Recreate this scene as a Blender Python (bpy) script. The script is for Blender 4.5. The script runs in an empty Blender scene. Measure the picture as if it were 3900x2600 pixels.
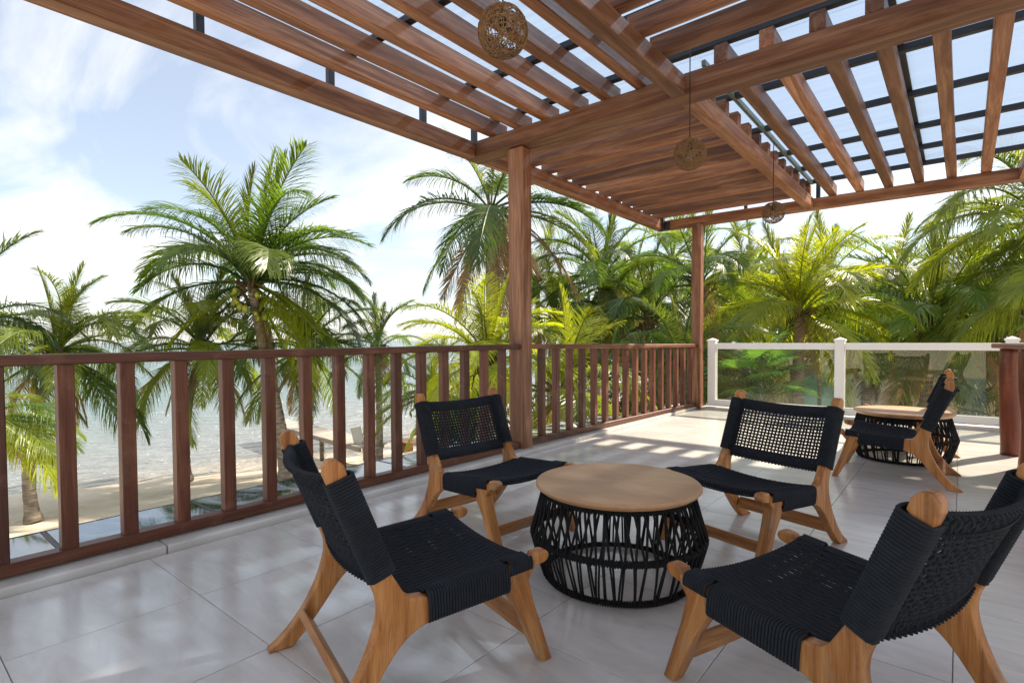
import bpy, bmesh, math, random
from mathutils import Vector, Matrix
sc = bpy.context.scene
col = sc.collection
R = math.radians

# ------------------------------------------------------------------ camera
# calibrated from the tile joints, railing and pergola lines; metres, floor z = 0,
# Y runs along the wooden railing, X runs along the cross beams
F_PX, YAW, PITCH, ROLL, CY, H = 2071.0, 0.68953, 0.028716, 0.005946, 1353.1, 1.0
def cam_axes():
    cy, sy = math.cos(YAW), math.sin(YAW)
    fwd, right, up = Vector((-sy, cy, 0)), Vector((cy, sy, 0)), Vector((0, 0, 1))
    f2 = fwd*math.cos(PITCH) - up*math.sin(PITCH)
    u2 = up*math.cos(PITCH) + fwd*math.sin(PITCH)
    return right*math.cos(ROLL) - u2*math.sin(ROLL), u2*math.cos(ROLL) + right*math.sin(ROLL), f2
CR, CU, CF = cam_axes()
cam_d = bpy.data.cameras.new('camera')
cam = bpy.data.objects.new('camera', cam_d); col.objects.link(cam)
cam_d.sensor_width = 36.0
cam_d.lens = 36.0*F_PX/3900.0
cam_d.shift_y = (CY-1300.0)/3900.0
cam_d.clip_start = 0.05
cam_d.clip_end = 60000.0
cam.matrix_world = Matrix(((CR.x, CU.x, -CF.x, 0), (CR.y, CU.y, -CF.y, 0), (CR.z, CU.z, -CF.z, H), (0, 0, 0, 1)))
sc.camera = cam
def at(x, y, depth):
    """photo position (2352 px wide frame) and distance along the view axis -> point"""
    s = 3900.0/2352.0
    d = CR*((x*s-1950.0)/F_PX) + CU*((CY-y*s)/F_PX) + CF
    return Vector((0, 0, H)) + d*depth

# ------------------------------------------------------------------ sky, sun, exposure
SUN_EL, SUN_AZ = R(40), R(27)          # azimuth from +Y towards +X
to_sun = Vector((math.cos(SUN_EL)*math.sin(SUN_AZ), math.cos(SUN_EL)*math.cos(SUN_AZ), math.sin(SUN_EL)))
world = bpy.data.worlds.new('World'); sc.world = world; world.use_nodes = True
nt = world.node_tree; nt.nodes.clear()
def N(t, typ, **kw):
    n = t.nodes.new(typ)
    for k, v in kw.items(): setattr(n, k, v)
    return n
wo = N(nt, 'ShaderNodeOutputWorld'); bg = N(nt, 'ShaderNodeBackground')
sky = N(nt, 'ShaderNodeTexSky', sky_type='NISHITA', sun_disc=False)
sky.sun_elevation = SUN_EL; sky.sun_rotation = SUN_AZ
sky.air_density = 1.0; sky.dust_density = .6; sky.ozone_density = 1.0
tc = N(nt, 'ShaderNodeTexCoord'); sep = N(nt, 'ShaderNodeSeparateXYZ')
nt.links.new(tc.outputs['Generated'], sep.inputs[0])
mz = N(nt, 'ShaderNodeMath', operation='MAXIMUM'); mz.inputs[1].default_value = 0.0
nt.links.new(sep.outputs['Z'], mz.inputs[0])
az = N(nt, 'ShaderNodeMath', operation='ADD'); az.inputs[1].default_value = 0.16
nt.links.new(mz.outputs[0], az.inputs[0])
dx = N(nt, 'ShaderNodeMath', operation='DIVIDE'); dy = N(nt, 'ShaderNodeMath', operation='DIVIDE')
nt.links.new(sep.outputs['X'], dx.inputs[0]); nt.links.new(az.outputs[0], dx.inputs[1])
nt.links.new(sep.outputs['Y'], dy.inputs[0]); nt.links.new(az.outputs[0], dy.inputs[1])
cmb = N(nt, 'ShaderNodeCombineXYZ')
nt.links.new(dx.outputs[0], cmb.inputs[0]); nt.links.new(dy.outputs[0], cmb.inputs[1])
mp = N(nt, 'ShaderNodeMapping'); mp.inputs['Rotation'].default_value = (0, 0, R(35)); mp.inputs['Scale'].default_value = (0.75, 1.35, 1)
mp.inputs['Location'].default_value = (4.1, 3.3, 0)
nt.links.new(cmb.outputs[0], mp.inputs[0])
n1 = N(nt, 'ShaderNodeTexNoise'); n1.inputs['Scale'].default_value = 1.1; n1.inputs['Detail'].default_value = 9; n1.inputs['Roughness'].default_value = .56
n1.inputs['Distortion'].default_value = .6
nt.links.new(mp.outputs[0], n1.inputs['Vector'])
cr = N(nt, 'ShaderNodeValToRGB'); cr.color_ramp.elements[0].position = .40; cr.color_ramp.elements[1].position = .62
nt.links.new(n1.outputs[0], cr.inputs[0])
mixc = N(nt, 'ShaderNodeMix', data_type='RGBA')
CLOUD = 5.9
mixc.inputs['B'].default_value = (CLOUD*1.01, CLOUD, CLOUD*.985, 1)
cfac = N(nt, 'ShaderNodeMath', operation='MULTIPLY_ADD'); cfac.inputs[1].default_value = .68; cfac.inputs[2].default_value = .28
nt.links.new(cr.outputs[0], cfac.inputs[0])
nt.links.new(cfac.outputs[0], mixc.inputs['Factor'])
nt.links.new(sky.outputs[0], mixc.inputs['A'])
nt.links.new(mixc.outputs['Result'], bg.inputs['Color'])
bg.inputs['Strength'].default_value = 0.11
nt.links.new(bg.outputs[0], wo.inputs[0])

sun_d = bpy.data.lights.new('sun', 'SUN'); sun_d.energy = 5.0; sun_d.angle = R(0.9); sun_d.color = (1, .87, .70)
sun = bpy.data.objects.new('sun', sun_d); col.objects.link(sun)
sun.rotation_euler = to_sun.to_track_quat('Z', 'Y').to_euler()
sc.view_settings.view_transform = 'Standard'; sc.view_settings.look = 'None'
sc.view_settings.exposure = 0.98; sc.view_settings.gamma = 1; sc.view_settings.use_curve_mapping = False
sc.render.resolution_x, sc.render.resolution_y = 1024, 682
try:
    sc.cycles.max_bounces = 10; sc.cycles.transparent_max_bounces = 16
    sc.cycles.caustics_reflective = False; sc.cycles.caustics_refractive = False
    sc.cycles.sample_clamp_indirect = 6
except Exception: pass

# ------------------------------------------------------------------ helpers
class MB:
    """collects faces into one mesh"""
    def __init__(s): s.v = []; s.f = []
    def add(s, vs, fs):
        o = len(s.v); s.v += [tuple(p) for p in vs]; s.f += [tuple(i+o for i in f) for f in fs]
    def box(s, c, d, rot=None):
        hx, hy, hz = d[0]/2, d[1]/2, d[2]/2
        vs = [Vector((x, y, z)) for x in (-hx, hx) for y in (-hy, hy) for z in (-hz, hz)]
        if rot is not None: vs = [rot @ p for p in vs]
        c = Vector(c); vs = [p+c for p in vs]
        s.add(vs, [(0, 1, 3, 2), (4, 6, 7, 5), (0, 4, 5, 1), (2, 3, 7, 6), (0, 2, 6, 4), (1, 5, 7, 3)])
    def tube(s, pts, r, n=6, cap=True, closed=False):
        pts = [Vector(p) for p in pts]; m = len(pts)
        rr = r if isinstance(r, (list, tuple)) else [r]*m
        up = None; rings = []
        for i in range(m):
            if closed: t = pts[(i+1) % m]-pts[i-1]
            else: t = pts[min(i+1, m-1)]-pts[max(i-1, 0)]
            if t.length < 1e-9: t = Vector((0, 0, 1))
            t.normalize()
            if up is None:
                up = Vector((0, 0, 1)) if abs(t.z) < .9 else Vector((1, 0, 0))
            up = (up - t*up.dot(t))
            if up.length < 1e-6: up = t.orthogonal()
            up.normalize(); sd = t.cross(up)
            rings.append([pts[i]+(up*math.cos(2*math.pi*k/n)+sd*math.sin(2*math.pi*k/n))*rr[i] for k in range(n)])
        o = len(s.v)
        for g in rings: s.v += [tuple(p) for p in g]
        for i in range(m if closed else m-1):
            a, b = o+i*n, o+((i+1) % m)*n
            for k in range(n): s.f.append((a+k, a+(k+1) % n, b+(k+1) % n, b+k))
        if cap and not closed:
            s.f.append(tuple(o+k for k in range(n-1, -1, -1))); s.f.append(tuple(o+(m-1)*n+k for k in range(n)))
    def lathe(s, prof, n=32, c=(0, 0, 0)):
        o = len(s.v)
        for r, z in prof:
            for k in range(n):
                a = 2*math.pi*k/n; s.v.append((c[0]+r*math.cos(a), c[1]+r*math.sin(a), c[2]+z))
        for i in range(len(prof)-1):
            for k in range(n):
                s.f.append((o+i*n+k, o+i*n+(k+1) % n, o+(i+1)*n+(k+1) % n, o+(i+1)*n+k))
        s.f.append(tuple(o+k for k in range(n-1, -1, -1))); s.f.append(tuple(o+(len(prof)-1)*n+k for k in range(n)))
    def mesh(s, name, mat, smooth=False):
        me = bpy.data.meshes.new(name); me.from_pydata(s.v, [], s.f); me.update()
        if mat: me.materials.append(mat)
        if smooth:
            for p in me.polygons: p.use_smooth = True
        return me
    def build(s, name, mat, parent=None, loc=(0, 0, 0), smooth=False):
        return link(name, s.mesh(name, mat, smooth), parent, loc)
def link(name, me, parent=None, loc=(0, 0, 0), rot=None):
    o = bpy.data.objects.new(name, me); col.objects.link(o)
    o.parent = parent; o.location = loc
    if rot is not None: o.rotation_euler = rot
    return o
def tag(o, label=None, cat=None, group=None, kind=None):
    if label: o['label'] = label
    if cat: o['category'] = cat
    if group: o['group'] = group
    if kind: o['kind'] = kind
    return o
def thing(name, label, cat, loc=(0, 0, 0), rz=0, group=None):
    o = bpy.data.objects.new(name, None); col.objects.link(o); o.location = loc; o.rotation_euler = (0, 0, rz)
    o.empty_display_size = .1
    return tag(o, label, cat, group)
def copy_tree(o, parent=None):
    c = o.copy(); col.objects.link(c); c.parent = parent
    for ch in list(o.children): copy_tree(ch, c)
    return c
def bevel_mesh(me, off, seg=1):
    bm = bmesh.new(); bm.from_mesh(me)
    bmesh.ops.bevel(bm, geom=bm.edges[:], offset=off, segments=seg, affect='EDGES', profile=.6)
    bm.to_mesh(me); bm.free(); me.update(); return me
def bbox_mesh(name, d, mat, off=.004, seg=1):
    m = MB(); m.box((d[0]/2, 0, 0), d); return bevel_mesh(m.mesh(name, mat), off, seg)
rng = random.Random(5)
def beam(name, parent, p0, p1, w, h, mat, off=.005, twist=0.0):
    """timber from p0 to p1 (centre line); w across, h upright; mesh runs along local X"""
    p0, p1 = Vector(p0), Vector(p1); d = p1-p0
    me = bbox_mesh(name, (d.length, w, h), mat, off)
    # slight natural bow and saw unevenness
    if d.length > 1.0:
        bm = bmesh.new(); bm.from_mesh(me)
        a = rng.uniform(-.004, .004); b = rng.uniform(-.003, .003)
        bmesh.ops.bisect_plane(bm, geom=bm.verts[:]+bm.edges[:]+bm.faces[:], plane_co=(d.length*.33, 0, 0), plane_no=(1, 0, 0))
        bmesh.ops.bisect_plane(bm, geom=bm.verts[:]+bm.edges[:]+bm.faces[:], plane_co=(d.length*.66, 0, 0), plane_no=(1, 0, 0))
        for v in bm.verts:
            q = 4*(v.co.x/d.length)*(1-v.co.x/d.length); v.co.y += a*q; v.co.z += b*q
        bm.to_mesh(me); bm.free()
    o = bpy.data.objects.new(name, me); col.objects.link(o); o.parent = parent
    base = Vector(parent.location) if parent else Vector()
    x = d.normalized(); z = Vector((0, 0, 1)) if abs(x.z) < .9 else Vector((0, -1, 0))
    y = z.cross(x).normalized(); z = x.cross(y)
    o.matrix_local = Matrix.Translation(p0-base) @ Matrix((x, y, z)).transposed().to_4x4()
    return o

# ------------------------------------------------------------------ materials
def new_mat(name):
    m = bpy.data.materials.new(name); m.use_nodes = True
    t = m.node_tree; t.nodes.clear()
    out = N(t, 'ShaderNodeOutputMaterial'); return m, t, out
def L(t, a, b): t.links.new(a, b)
def principled(t, out, base=None, rough=.5, spec=.5):
    p = N(t, 'ShaderNodeBsdfPrincipled'); p.inputs['Roughness'].default_value = rough
    p.inputs['Specular IOR Level'].default_value = spec
    if base: p.inputs['Base Color'].default_value = (*base, 1)
    L(t, p.outputs[0], out.inputs[0]); return p
def plain(name, base, rough=.5, spec=.5, metal=0, var=.0, scale=8, bump=0.0, bscale=60):
    m, t, out = new_mat(name); p = principled(t, out, base, rough, spec); p.inputs['Metallic'].default_value = metal
    tc = N(t, 'ShaderNodeTexCoord')
    if var:
        n = N(t, 'ShaderNodeTexNoise'); n.inputs['Scale'].default_value = scale; n.inputs['Detail'].default_value = 6
        L(t, tc.outputs['Object'], n.inputs['Vector'])
        mx = N(t, 'ShaderNodeMix', data_type='RGBA')
        mx.inputs['A'].default_value = (*[c*(1-var) for c in base], 1); mx.inputs['B'].default_value = (*[min(1, c*(1+var)) for c in base], 1)
        L(t, n.outputs[0], mx.inputs['Factor']); L(t, mx.outputs['Result'], p.inputs['Base Color'])
    if bump:
        n = N(t, 'ShaderNodeTexNoise'); n.inputs['Scale'].default_value = bscale; n.inputs['Detail'].default_value = 4
        L(t, tc.outputs['Object'], n.inputs['Vector'])
        b = N(t, 'ShaderNodeBump'); b.inputs['Strength'].default_value = bump; b.inputs['Distance'].default_value = .01
        L(t, n.outputs[0], b.inputs['Height']); L(t, b.outputs[0], p.inputs['Normal'])
    return m
def wood(name, dark, mid, light, rough=.5, grain=1.0, spec=.35, var=.35, worn=None, long=1.0):
    """timber with grain along local X, each object its own tone"""
    m, t, out = new_mat(name); p = principled(t, out, None, rough, spec)
    tc = N(t, 'ShaderNodeTexCoord'); oi = N(t, 'ShaderNodeObjectInfo')
    off = N(t, 'ShaderNodeVectorMath', operation='SCALE'); off.inputs[0].default_value = (37, 19, 53)
    L(t, oi.outputs['Random'], off.inputs['Scale'])
    ad = N(t, 'ShaderNodeVectorMath', operation='ADD'); L(t, tc.outputs['Object'], ad.inputs[0]); L(t, off.outputs[0], ad.inputs[1])
    mp = N(t, 'ShaderNodeMapping'); mp.inputs['Scale'].default_value = (1.1*long, 16*grain, 16*grain); L(t, ad.outputs[0], mp.inputs[0])
    n = N(t, 'ShaderNodeTexNoise'); n.inputs['Scale'].default_value = 1; n.inputs['Detail'].default_value = 8; n.inputs['Roughness'].default_value = .6; n.inputs['Distortion'].default_value = .8
    L(t, mp.outputs[0], n.inputs['Vector'])
    mp2 = N(t, 'ShaderNodeMapping'); mp2.inputs['Scale'].default_value = (6*long, 190*grain, 190*grain); L(t, ad.outputs[0], mp2.inputs[0])
    n2 = N(t, 'ShaderNodeTexNoise'); n2.inputs['Scale'].default_value = 1; n2.inputs['Detail'].default_value = 3; L(t, mp2.outputs[0], n2.inputs['Vector'])
    n3 = N(t, 'ShaderNodeTexNoise'); n3.inputs['Scale'].default_value = 1.6; n3.inputs['Detail'].default_value = 3; L(t, ad.outputs[0], n3.inputs['Vector'])
    r = N(t, 'ShaderNodeValToRGB'); e = r.color_ramp.elements
    e[0].position = .32; e[0].color = (*dark, 1); e[1].position = .66; e[1].color = (*light, 1)
    k = e.new(.5); k.color = (*mid, 1)
    a1 = N(t, 'ShaderNodeMath', operation='MULTIPLY_ADD'); a1.inputs[1].default_value = .30; a1.inputs[2].default_value = -.04; L(t, n2.outputs[0], a1.inputs[0])
    a2 = N(t, 'ShaderNodeMath', operation='MULTIPLY_ADD'); a2.inputs[1].default_value = .80; L(t, n.outputs[0], a2.inputs[0]); L(t, a1.outputs[0], a2.inputs[2])
    L(t, a2.outputs[0], r.inputs[0])
    # tone per timber and in patches
    tone = N(t, 'ShaderNodeMath', operation='MULTIPLY_ADD'); tone.inputs[1].default_value = var; tone.inputs[2].default_value = 1-var*.5
    L(t, oi.outputs['Random'], tone.inputs[0])
    t2 = N(t, 'ShaderNodeMath', operation='MULTIPLY_ADD'); t2.inputs[1].default_value = .5; t2.inputs[2].default_value = .75; L(t, n3.outputs[0], t2.inputs[0])
    t3 = N(t, 'ShaderNodeMath', operation='MULTIPLY'); L(t, tone.outputs[0], t3.inputs[0]); L(t, t2.outputs[0], t3.inputs[1])
    sc_ = N(t, 'ShaderNodeVectorMath', operation='SCALE'); L(t, r.outputs[0], sc_.inputs[0]); L(t, t3.outputs[0], sc_.inputs['Scale'])
    colr = sc_.outputs[0]
    if worn:
        nw = N(t, 'ShaderNodeTexNoise'); nw.inputs['Scale'].default_value = 7; nw.inputs['Detail'].default_value = 7; nw.inputs['Roughness'].default_value = .65; L(t, ad.outputs[0], nw.inputs['Vector'])
        rw = N(t, 'ShaderNodeValToRGB'); rw.color_ramp.elements[0].position = .55; rw.color_ramp.elements[1].position = .75; L(t, nw.outputs[0], rw.inputs[0])
        fw = N(t, 'ShaderNodeMath', operation='MULTIPLY'); fw.inputs[1].default_value = worn[3]; L(t, rw.outputs[0], fw.inputs[0])
        mw = N(t, 'ShaderNodeMix', data_type='RGBA'); mw.inputs['B'].default_value = (*worn[:3], 1)
        L(t, fw.outputs[0], mw.inputs['Factor']); L(t, colr, mw.inputs['A']); colr = mw.outputs['Result']
    L(t, colr, p.inputs['Base Color'])
    b = N(t, 'ShaderNodeBump'); b.inputs['Strength'].default_value = .22; b.inputs['Distance'].default_value = .004
    L(t, a2.outputs[0], b.inputs['Height']); L(t, b.outputs[0], p.inputs['Normal'])
    rr = N(t, 'ShaderNodeMath', operation='MULTIPLY_ADD'); rr.inputs[1].default_value = .3; rr.inputs[2].default_value = rough-.15; L(t, n3.outputs[0], rr.inputs[0]); L(t, rr.outputs[0], p.inputs['Roughness'])
    return m
M = {}
M['pergola'] = wood('pergola_wood', (.085, .033, .017), (.195, .083, .042), (.34, .18, .105), .5, var=.85)
M['rail'] = wood('railing_wood', (.060, .018, .010), (.125, .042, .022), (.20, .078, .042), .42, var=.6, worn=(.42, .25, .16, .25))
M['teak'] = wood('chair_teak', (.20, .065, .016), (.42, .172, .048), (.58, .29, .105), .42, grain=1.7, var=.3, long=2.2, worn=(.33, .25, .17, .65))
M['top'] = wood('table_top_wood', (.44, .25, .125), (.53, .31, .165), (.60, .37, .21), .45, grain=.4, var=.08, long=1.5, worn=(.58, .40, .27, .4))
M['log'] = wood('log_wood', (.085, .022, .012), (.16, .045, .022), (.24, .085, .042), .35, grain=.5, var=.2, worn=(.40, .27, .22, .3))
M['dock'] = wood('dock_wood', (.28, .24, .2), (.42, .38, .33), (.55, .5, .45), .75, var=.3)
M['steel'] = plain('black_steel', (.018, .02, .024), .45, .5, .0, .2)
M['steel_green_lit'] = plain('black_steel_green_lit', (.16, .2, .15), .4, .5, 0, .2)  # black steel with the green light it reflects put into the colour
M['rope'] = plain('black_rope', (.020, .0245, .033), .85, .3, 0, .45, 40, .5, 700)
M['ropet'] = plain('black_table_rope', (.013, .0135, .015), .8, .3, 0, .4, 40, .4, 700)
M['vinyl'] = plain('white_vinyl', (.80, .80, .80), .35, .5, 0, .03)
M['rattan'] = plain('rattan', (.23, .135, .065), .6, .3, 0, .4, 30)
M['cord'] = plain('black_cord', (.01, .01, .01), .5)
M['brass'] = plain('brass', (.5, .33, .12), .35, .5, .8)

def tile_mat():
    m, t, out = new_mat('porcelain_tile'); p = principled(t, out, None, .22, .5)
    tc = N(t, 'ShaderNodeTexCoord'); oi = N(t, 'ShaderNodeObjectInfo')
    geo = N(t, 'ShaderNodeNewGeometry')
    off = N(t, 'ShaderNodeVectorMath', operation='SCALE'); off.inputs[0].default_value = (17, 9, 23); L(t, oi.outputs['Random'], off.inputs['Scale'])
    ad = N(t, 'ShaderNodeVectorMath', operation='ADD'); L(t, tc.outputs['Object'], ad.inputs[0]); L(t, off.outputs[0], ad.inputs[1])
    mp = N(t, 'ShaderNodeMapping'); mp.inputs['Scale'].default_value = (1.3, 4.5, 1); mp.inputs['Rotation'].default_value = (0, 0, .12); L(t, ad.outputs[0], mp.inputs[0])
    n = N(t, 'ShaderNodeTexNoise'); n.inputs['Scale'].default_value = 2.2; n.inputs['Detail'].default_value = 9; n.inputs['Roughness'].default_value = .66; n.inputs['Distortion'].default_value = 1.1; L(t, mp.outputs[0], n.inputs['Vector'])
    r = N(t, 'ShaderNodeValToRGB'); e = r.color_ramp.elements
    e[0].position = .3; e[0].color = (.57, .545, .505, 1); e[1].position = .68; e[1].color = (.73, .71, .675, 1)
    L(t, n.outputs[0], r.inputs[0])
    # worn dust in world space
    nd = N(t, 'ShaderNodeTexNoise'); nd.inputs['Scale'].default_value = 1.1; nd.inputs['Detail'].default_value = 8; nd.inputs['Roughness'].default_value = .62; L(t, geo.outputs['Position'], nd.inputs['Vector'])
    tone = N(t, 'ShaderNodeMath', operation='MULTIPLY_ADD'); tone.inputs[1].default_value = .06; tone.inputs[2].default_value = .82; L(t, oi.outputs['Random'], tone.inputs[0])
    t2 = N(t, 'ShaderNodeMath', operation='MULTIPLY_ADD'); t2.inputs[1].default_value = .3; L(t, nd.outputs[0], t2.inputs[0]); L(t, tone.outputs[0], t2.inputs[2])
    s = N(t, 'ShaderNodeVectorMath', operation='SCALE'); L(t, r.outputs[0], s.inputs[0]); L(t, t2.outputs[0], s.inputs['Scale'])
    # specks of dirt
    vo = N(t, 'ShaderNodeTexNoise'); vo.inputs['Scale'].default_value = 22; vo.inputs['Detail'].default_value = 3; L(t, geo.outputs['Position'], vo.inputs['Vector'])
    rs = N(t, 'ShaderNodeValToRGB'); rs.color_ramp.elements[0].position = .735; rs.color_ramp.elements[1].position = .78; L(t, vo.outputs[0], rs.inputs[0])
    mx = N(t, 'ShaderNodeMix', data_type='RGBA'); mx.inputs['B'].default_value = (.16, .14, .12, 1); L(t, s.outputs[0], mx.inputs['A'])
    fs = N(t, 'ShaderNodeMath', operation='MULTIPLY'); fs.inputs[1].default_value = .55; L(t, rs.outputs[0], fs.inputs[0]); L(t, fs.outputs[0], mx.inputs['Factor'])
    L(t, mx.outputs['Result'], p.inputs['Base Color'])
    ro = N(t, 'ShaderNodeMath', operation='MULTIPLY_ADD'); ro.inputs[1].default_value = .26; ro.inputs[2].default_value = .08; L(t, nd.outputs[0], ro.inputs[0]); L(t, ro.outputs[0], p.inputs['Roughness'])
    return m
M['tile'] = tile_mat()
M['grout'] = plain('grout', (.34, .32, .29), .9)
M['kerb'] = plain('kerb_marble', (.60, .575, .54), .4, .5, 0, .28, 5)
M['sand'] = None

def glass_mat(name, tint, gloss=.06, rough=.02, opac=0.0, opcol=(.5, .5, .5), smear=False):
    m, t, out = new_mat(name)
    tr = N(t, 'ShaderNodeBsdfTransparent'); tr.inputs[0].default_value = (*tint, 1)
    gl = N(t, 'ShaderNodeBsdfGlossy'); gl.inputs['Roughness'].default_value = rough; gl.inputs[0].default_value = (.9, .92, .93, 1)
    lw = N(t, 'ShaderNodeLayerWeight'); lw.inputs[0].default_value = .18
    f = N(t, 'ShaderNodeMath', operation='MULTIPLY_ADD'); f.inputs[1].default_value = .8; f.inputs[2].default_value = gloss; L(t, lw.outputs['Fresnel'], f.inputs[0]); f.use_clamp = True
    mx = N(t, 'ShaderNodeMixShader'); L(t, f.outputs[0], mx.inputs[0]); L(t, tr.outputs[0], mx.inputs[1]); L(t, gl.outputs[0], mx.inputs[2])
    last = mx.outputs[0]
    if opac:
        df = N(t, 'ShaderNodeBsdfDiffuse'); df.inputs[0].default_value = (*opcol, 1)
        m2 = N(t, 'ShaderNodeMixShader'); m2.inputs[0].default_value = opac
        if smear:   # dried rain swirls
            tc = N(t, 'ShaderNodeTexCoord'); mp = N(t, 'ShaderNodeMapping'); mp.inputs['Scale'].default_value = (1.3, 1.9, 1); L(t, tc.outputs['Object'], mp.inputs[0])
            n = N(t, 'ShaderNodeTexNoise'); n.inputs['Scale'].default_value = 1.2; n.inputs['Detail'].default_value = 2.5; n.inputs['Distortion'].default_value = 2.2; L(t, mp.outputs[0], n.inputs['Vector'])
            r = N(t, 'ShaderNodeValToRGB'); r.color_ramp.elements[0].position = .4; r.color_ramp.elements[1].position = .62
            L(t, n.outputs[0], r.inputs[0])
            k = N(t, 'ShaderNodeMath', operation='MULTIPLY'); k.inputs[1].default_value = opac; L(t, r.outputs[0], k.inputs[0]); L(t, k.outputs[0], m2.inputs[0])
        L(t, last, m2.inputs[1]); L(t, df.outputs[0], m2.inputs[2]); last = m2.outputs[0]
    L(t, last, out.inputs[0]); return m
M['fence_glass'] = glass_mat('fence_glass', (.88, .90, .86), .03, .01, .03, (.45, .43, .38))
M['canopy_glass'] = glass_mat('canopy_glass', (.34, .43, .41), .34, .04, .38, (.74, .79, .82), True)
M['pane'] = glass_mat('window_glass', (.3, .36, .36), .25, .02)
M['bulb'] = glass_mat('bulb_glass', (.95, .9, .8), .1)

def sheet_mat():
    """ribbed grey translucent polycarbonate"""
    m, t, out = new_mat('polycarbonate')
    tc = N(t, 'ShaderNodeTexCoord'); mp = N(t, 'ShaderNodeMapping'); mp.inputs['Scale'].default_value = (.7, 42, 1); L(t, tc.outputs['Object'], mp.inputs[0])
    n = N(t, 'ShaderNodeTexNoise'); n.inputs['Scale'].default_value = 1; n.inputs['Detail'].default_value = 5; n.inputs['Roughness'].default_value = .6; L(t, mp.outputs[0], n.inputs['Vector'])
    r = N(t, 'ShaderNodeValToRGB'); e = r.color_ramp.elements; e[0].position = .3; e[1].position = .72
    e[0].color = (.36, .46, .59, 1); e[1].color = (.54, .64, .76, 1); L(t, n.outputs[0], r.inputs[0])
    tr = N(t, 'ShaderNodeBsdfTransparent'); L(t, r.outputs[0], tr.inputs[0])
    tl = N(t, 'ShaderNodeBsdfTranslucent'); tl.inputs[0].default_value = (.58, .64, .73, 1)
    gl = N(t, 'ShaderNodeBsdfGlossy'); gl.inputs['Roughness'].default_value = .25
    a = N(t, 'ShaderNodeMixShader'); a.inputs[0].default_value = .45; L(t, tr.outputs[0], a.inputs[1]); L(t, tl.outputs[0], a.inputs[2])
    b = N(t, 'ShaderNodeMixShader'); b.inputs[0].default_value = .05; L(t, a.outputs[0], b.inputs[1]); L(t, gl.outputs[0], b.inputs[2])
    L(t, b.outputs[0], out.inputs[0]); return m
M['sheet'] = sheet_mat()

def leaf_mat():
    """frond colour comes from each frond's own object colour"""
    m, t, out = new_mat('palm_leaf')
    oi = N(t, 'ShaderNodeObjectInfo'); tc = N(t, 'ShaderNodeTexCoord')
    n = N(t, 'ShaderNodeTexNoise'); n.inputs['Scale'].default_value = 9; n.inputs['Detail'].default_value = 4; L(t, tc.outputs['Object'], n.inputs['Vector'])
    k = N(t, 'ShaderNodeMath', operation='MULTIPLY_ADD'); k.inputs[1].default_value = 1.1; k.inputs[2].default_value = .45; L(t, n.outputs[0], k.inputs[0])
    s = N(t, 'ShaderNodeVectorMath', operation='SCALE'); L(t, oi.outputs['Color'], s.inputs[0]); L(t, k.outputs[0], s.inputs['Scale'])
    p = N(t, 'ShaderNodeBsdfPrincipled'); p.inputs['Roughness'].default_value = .36; p.inputs['Specular IOR Level'].default_value = .6; L(t, s.outputs[0], p.inputs['Base Color'])
    tl = N(t, 'ShaderNodeBsdfTranslucent')
    warm = N(t, 'ShaderNodeMix', data_type='RGBA', blend_type='MULTIPLY'); warm.inputs['Factor'].default_value = 1; warm.inputs['B'].default_value = (2.5, 2.3, .7, 1); L(t, s.outputs[0], warm.inputs['A'])
    L(t, warm.outputs['Result'], tl.inputs[0])
    mx = N(t, 'ShaderNodeMixShader'); mx.inputs[0].default_value = .45; L(t, p.outputs[0], mx.inputs[1]); L(t, tl.outputs[0], mx.inputs[2])
    L(t, mx.outputs[0], out.inputs[0]); return m
M['leaf'] = leaf_mat()
def trunk_mat():
    m, t, out = new_mat('palm_trunk'); p = principled(t, out, None, .85, .2)
    tc = N(t, 'ShaderNodeTexCoord'); mp = N(t, 'ShaderNodeMapping'); mp.inputs['Scale'].default_value = (3, 3, 11); L(t, tc.outputs['Object'], mp.inputs[0])
    n = N(t, 'ShaderNodeTexNoise'); n.inputs['Scale'].default_value = 1.5; n.inputs['Detail'].default_value = 7; L(t, mp.outputs[0], n.inputs['Vector'])
    r = N(t, 'ShaderNodeValToRGB'); e = r.color_ramp.elements; e[0].position = .3; e[0].color = (.10, .08, .06, 1); e[1].position = .7; e[1].color = (.36, .31, .25, 1)
    L(t, n.outputs[0], r.inputs[0]); L(t, r.outputs[0], p.inputs['Base Color']); return m
M['trunk'] = trunk_mat()
M['fibre'] = plain('palm_fibre', (.13, .085, .05), .9, .2, 0, .5, 14)
M['coconut'] = plain('coconut_green', (.30, .33, .035), .4, .5, 0, .3, 5)
M['coconut_y'] = plain('coconut_yellow', (.42, .28, .035), .4, .5, 0, .3, 5)

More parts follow.
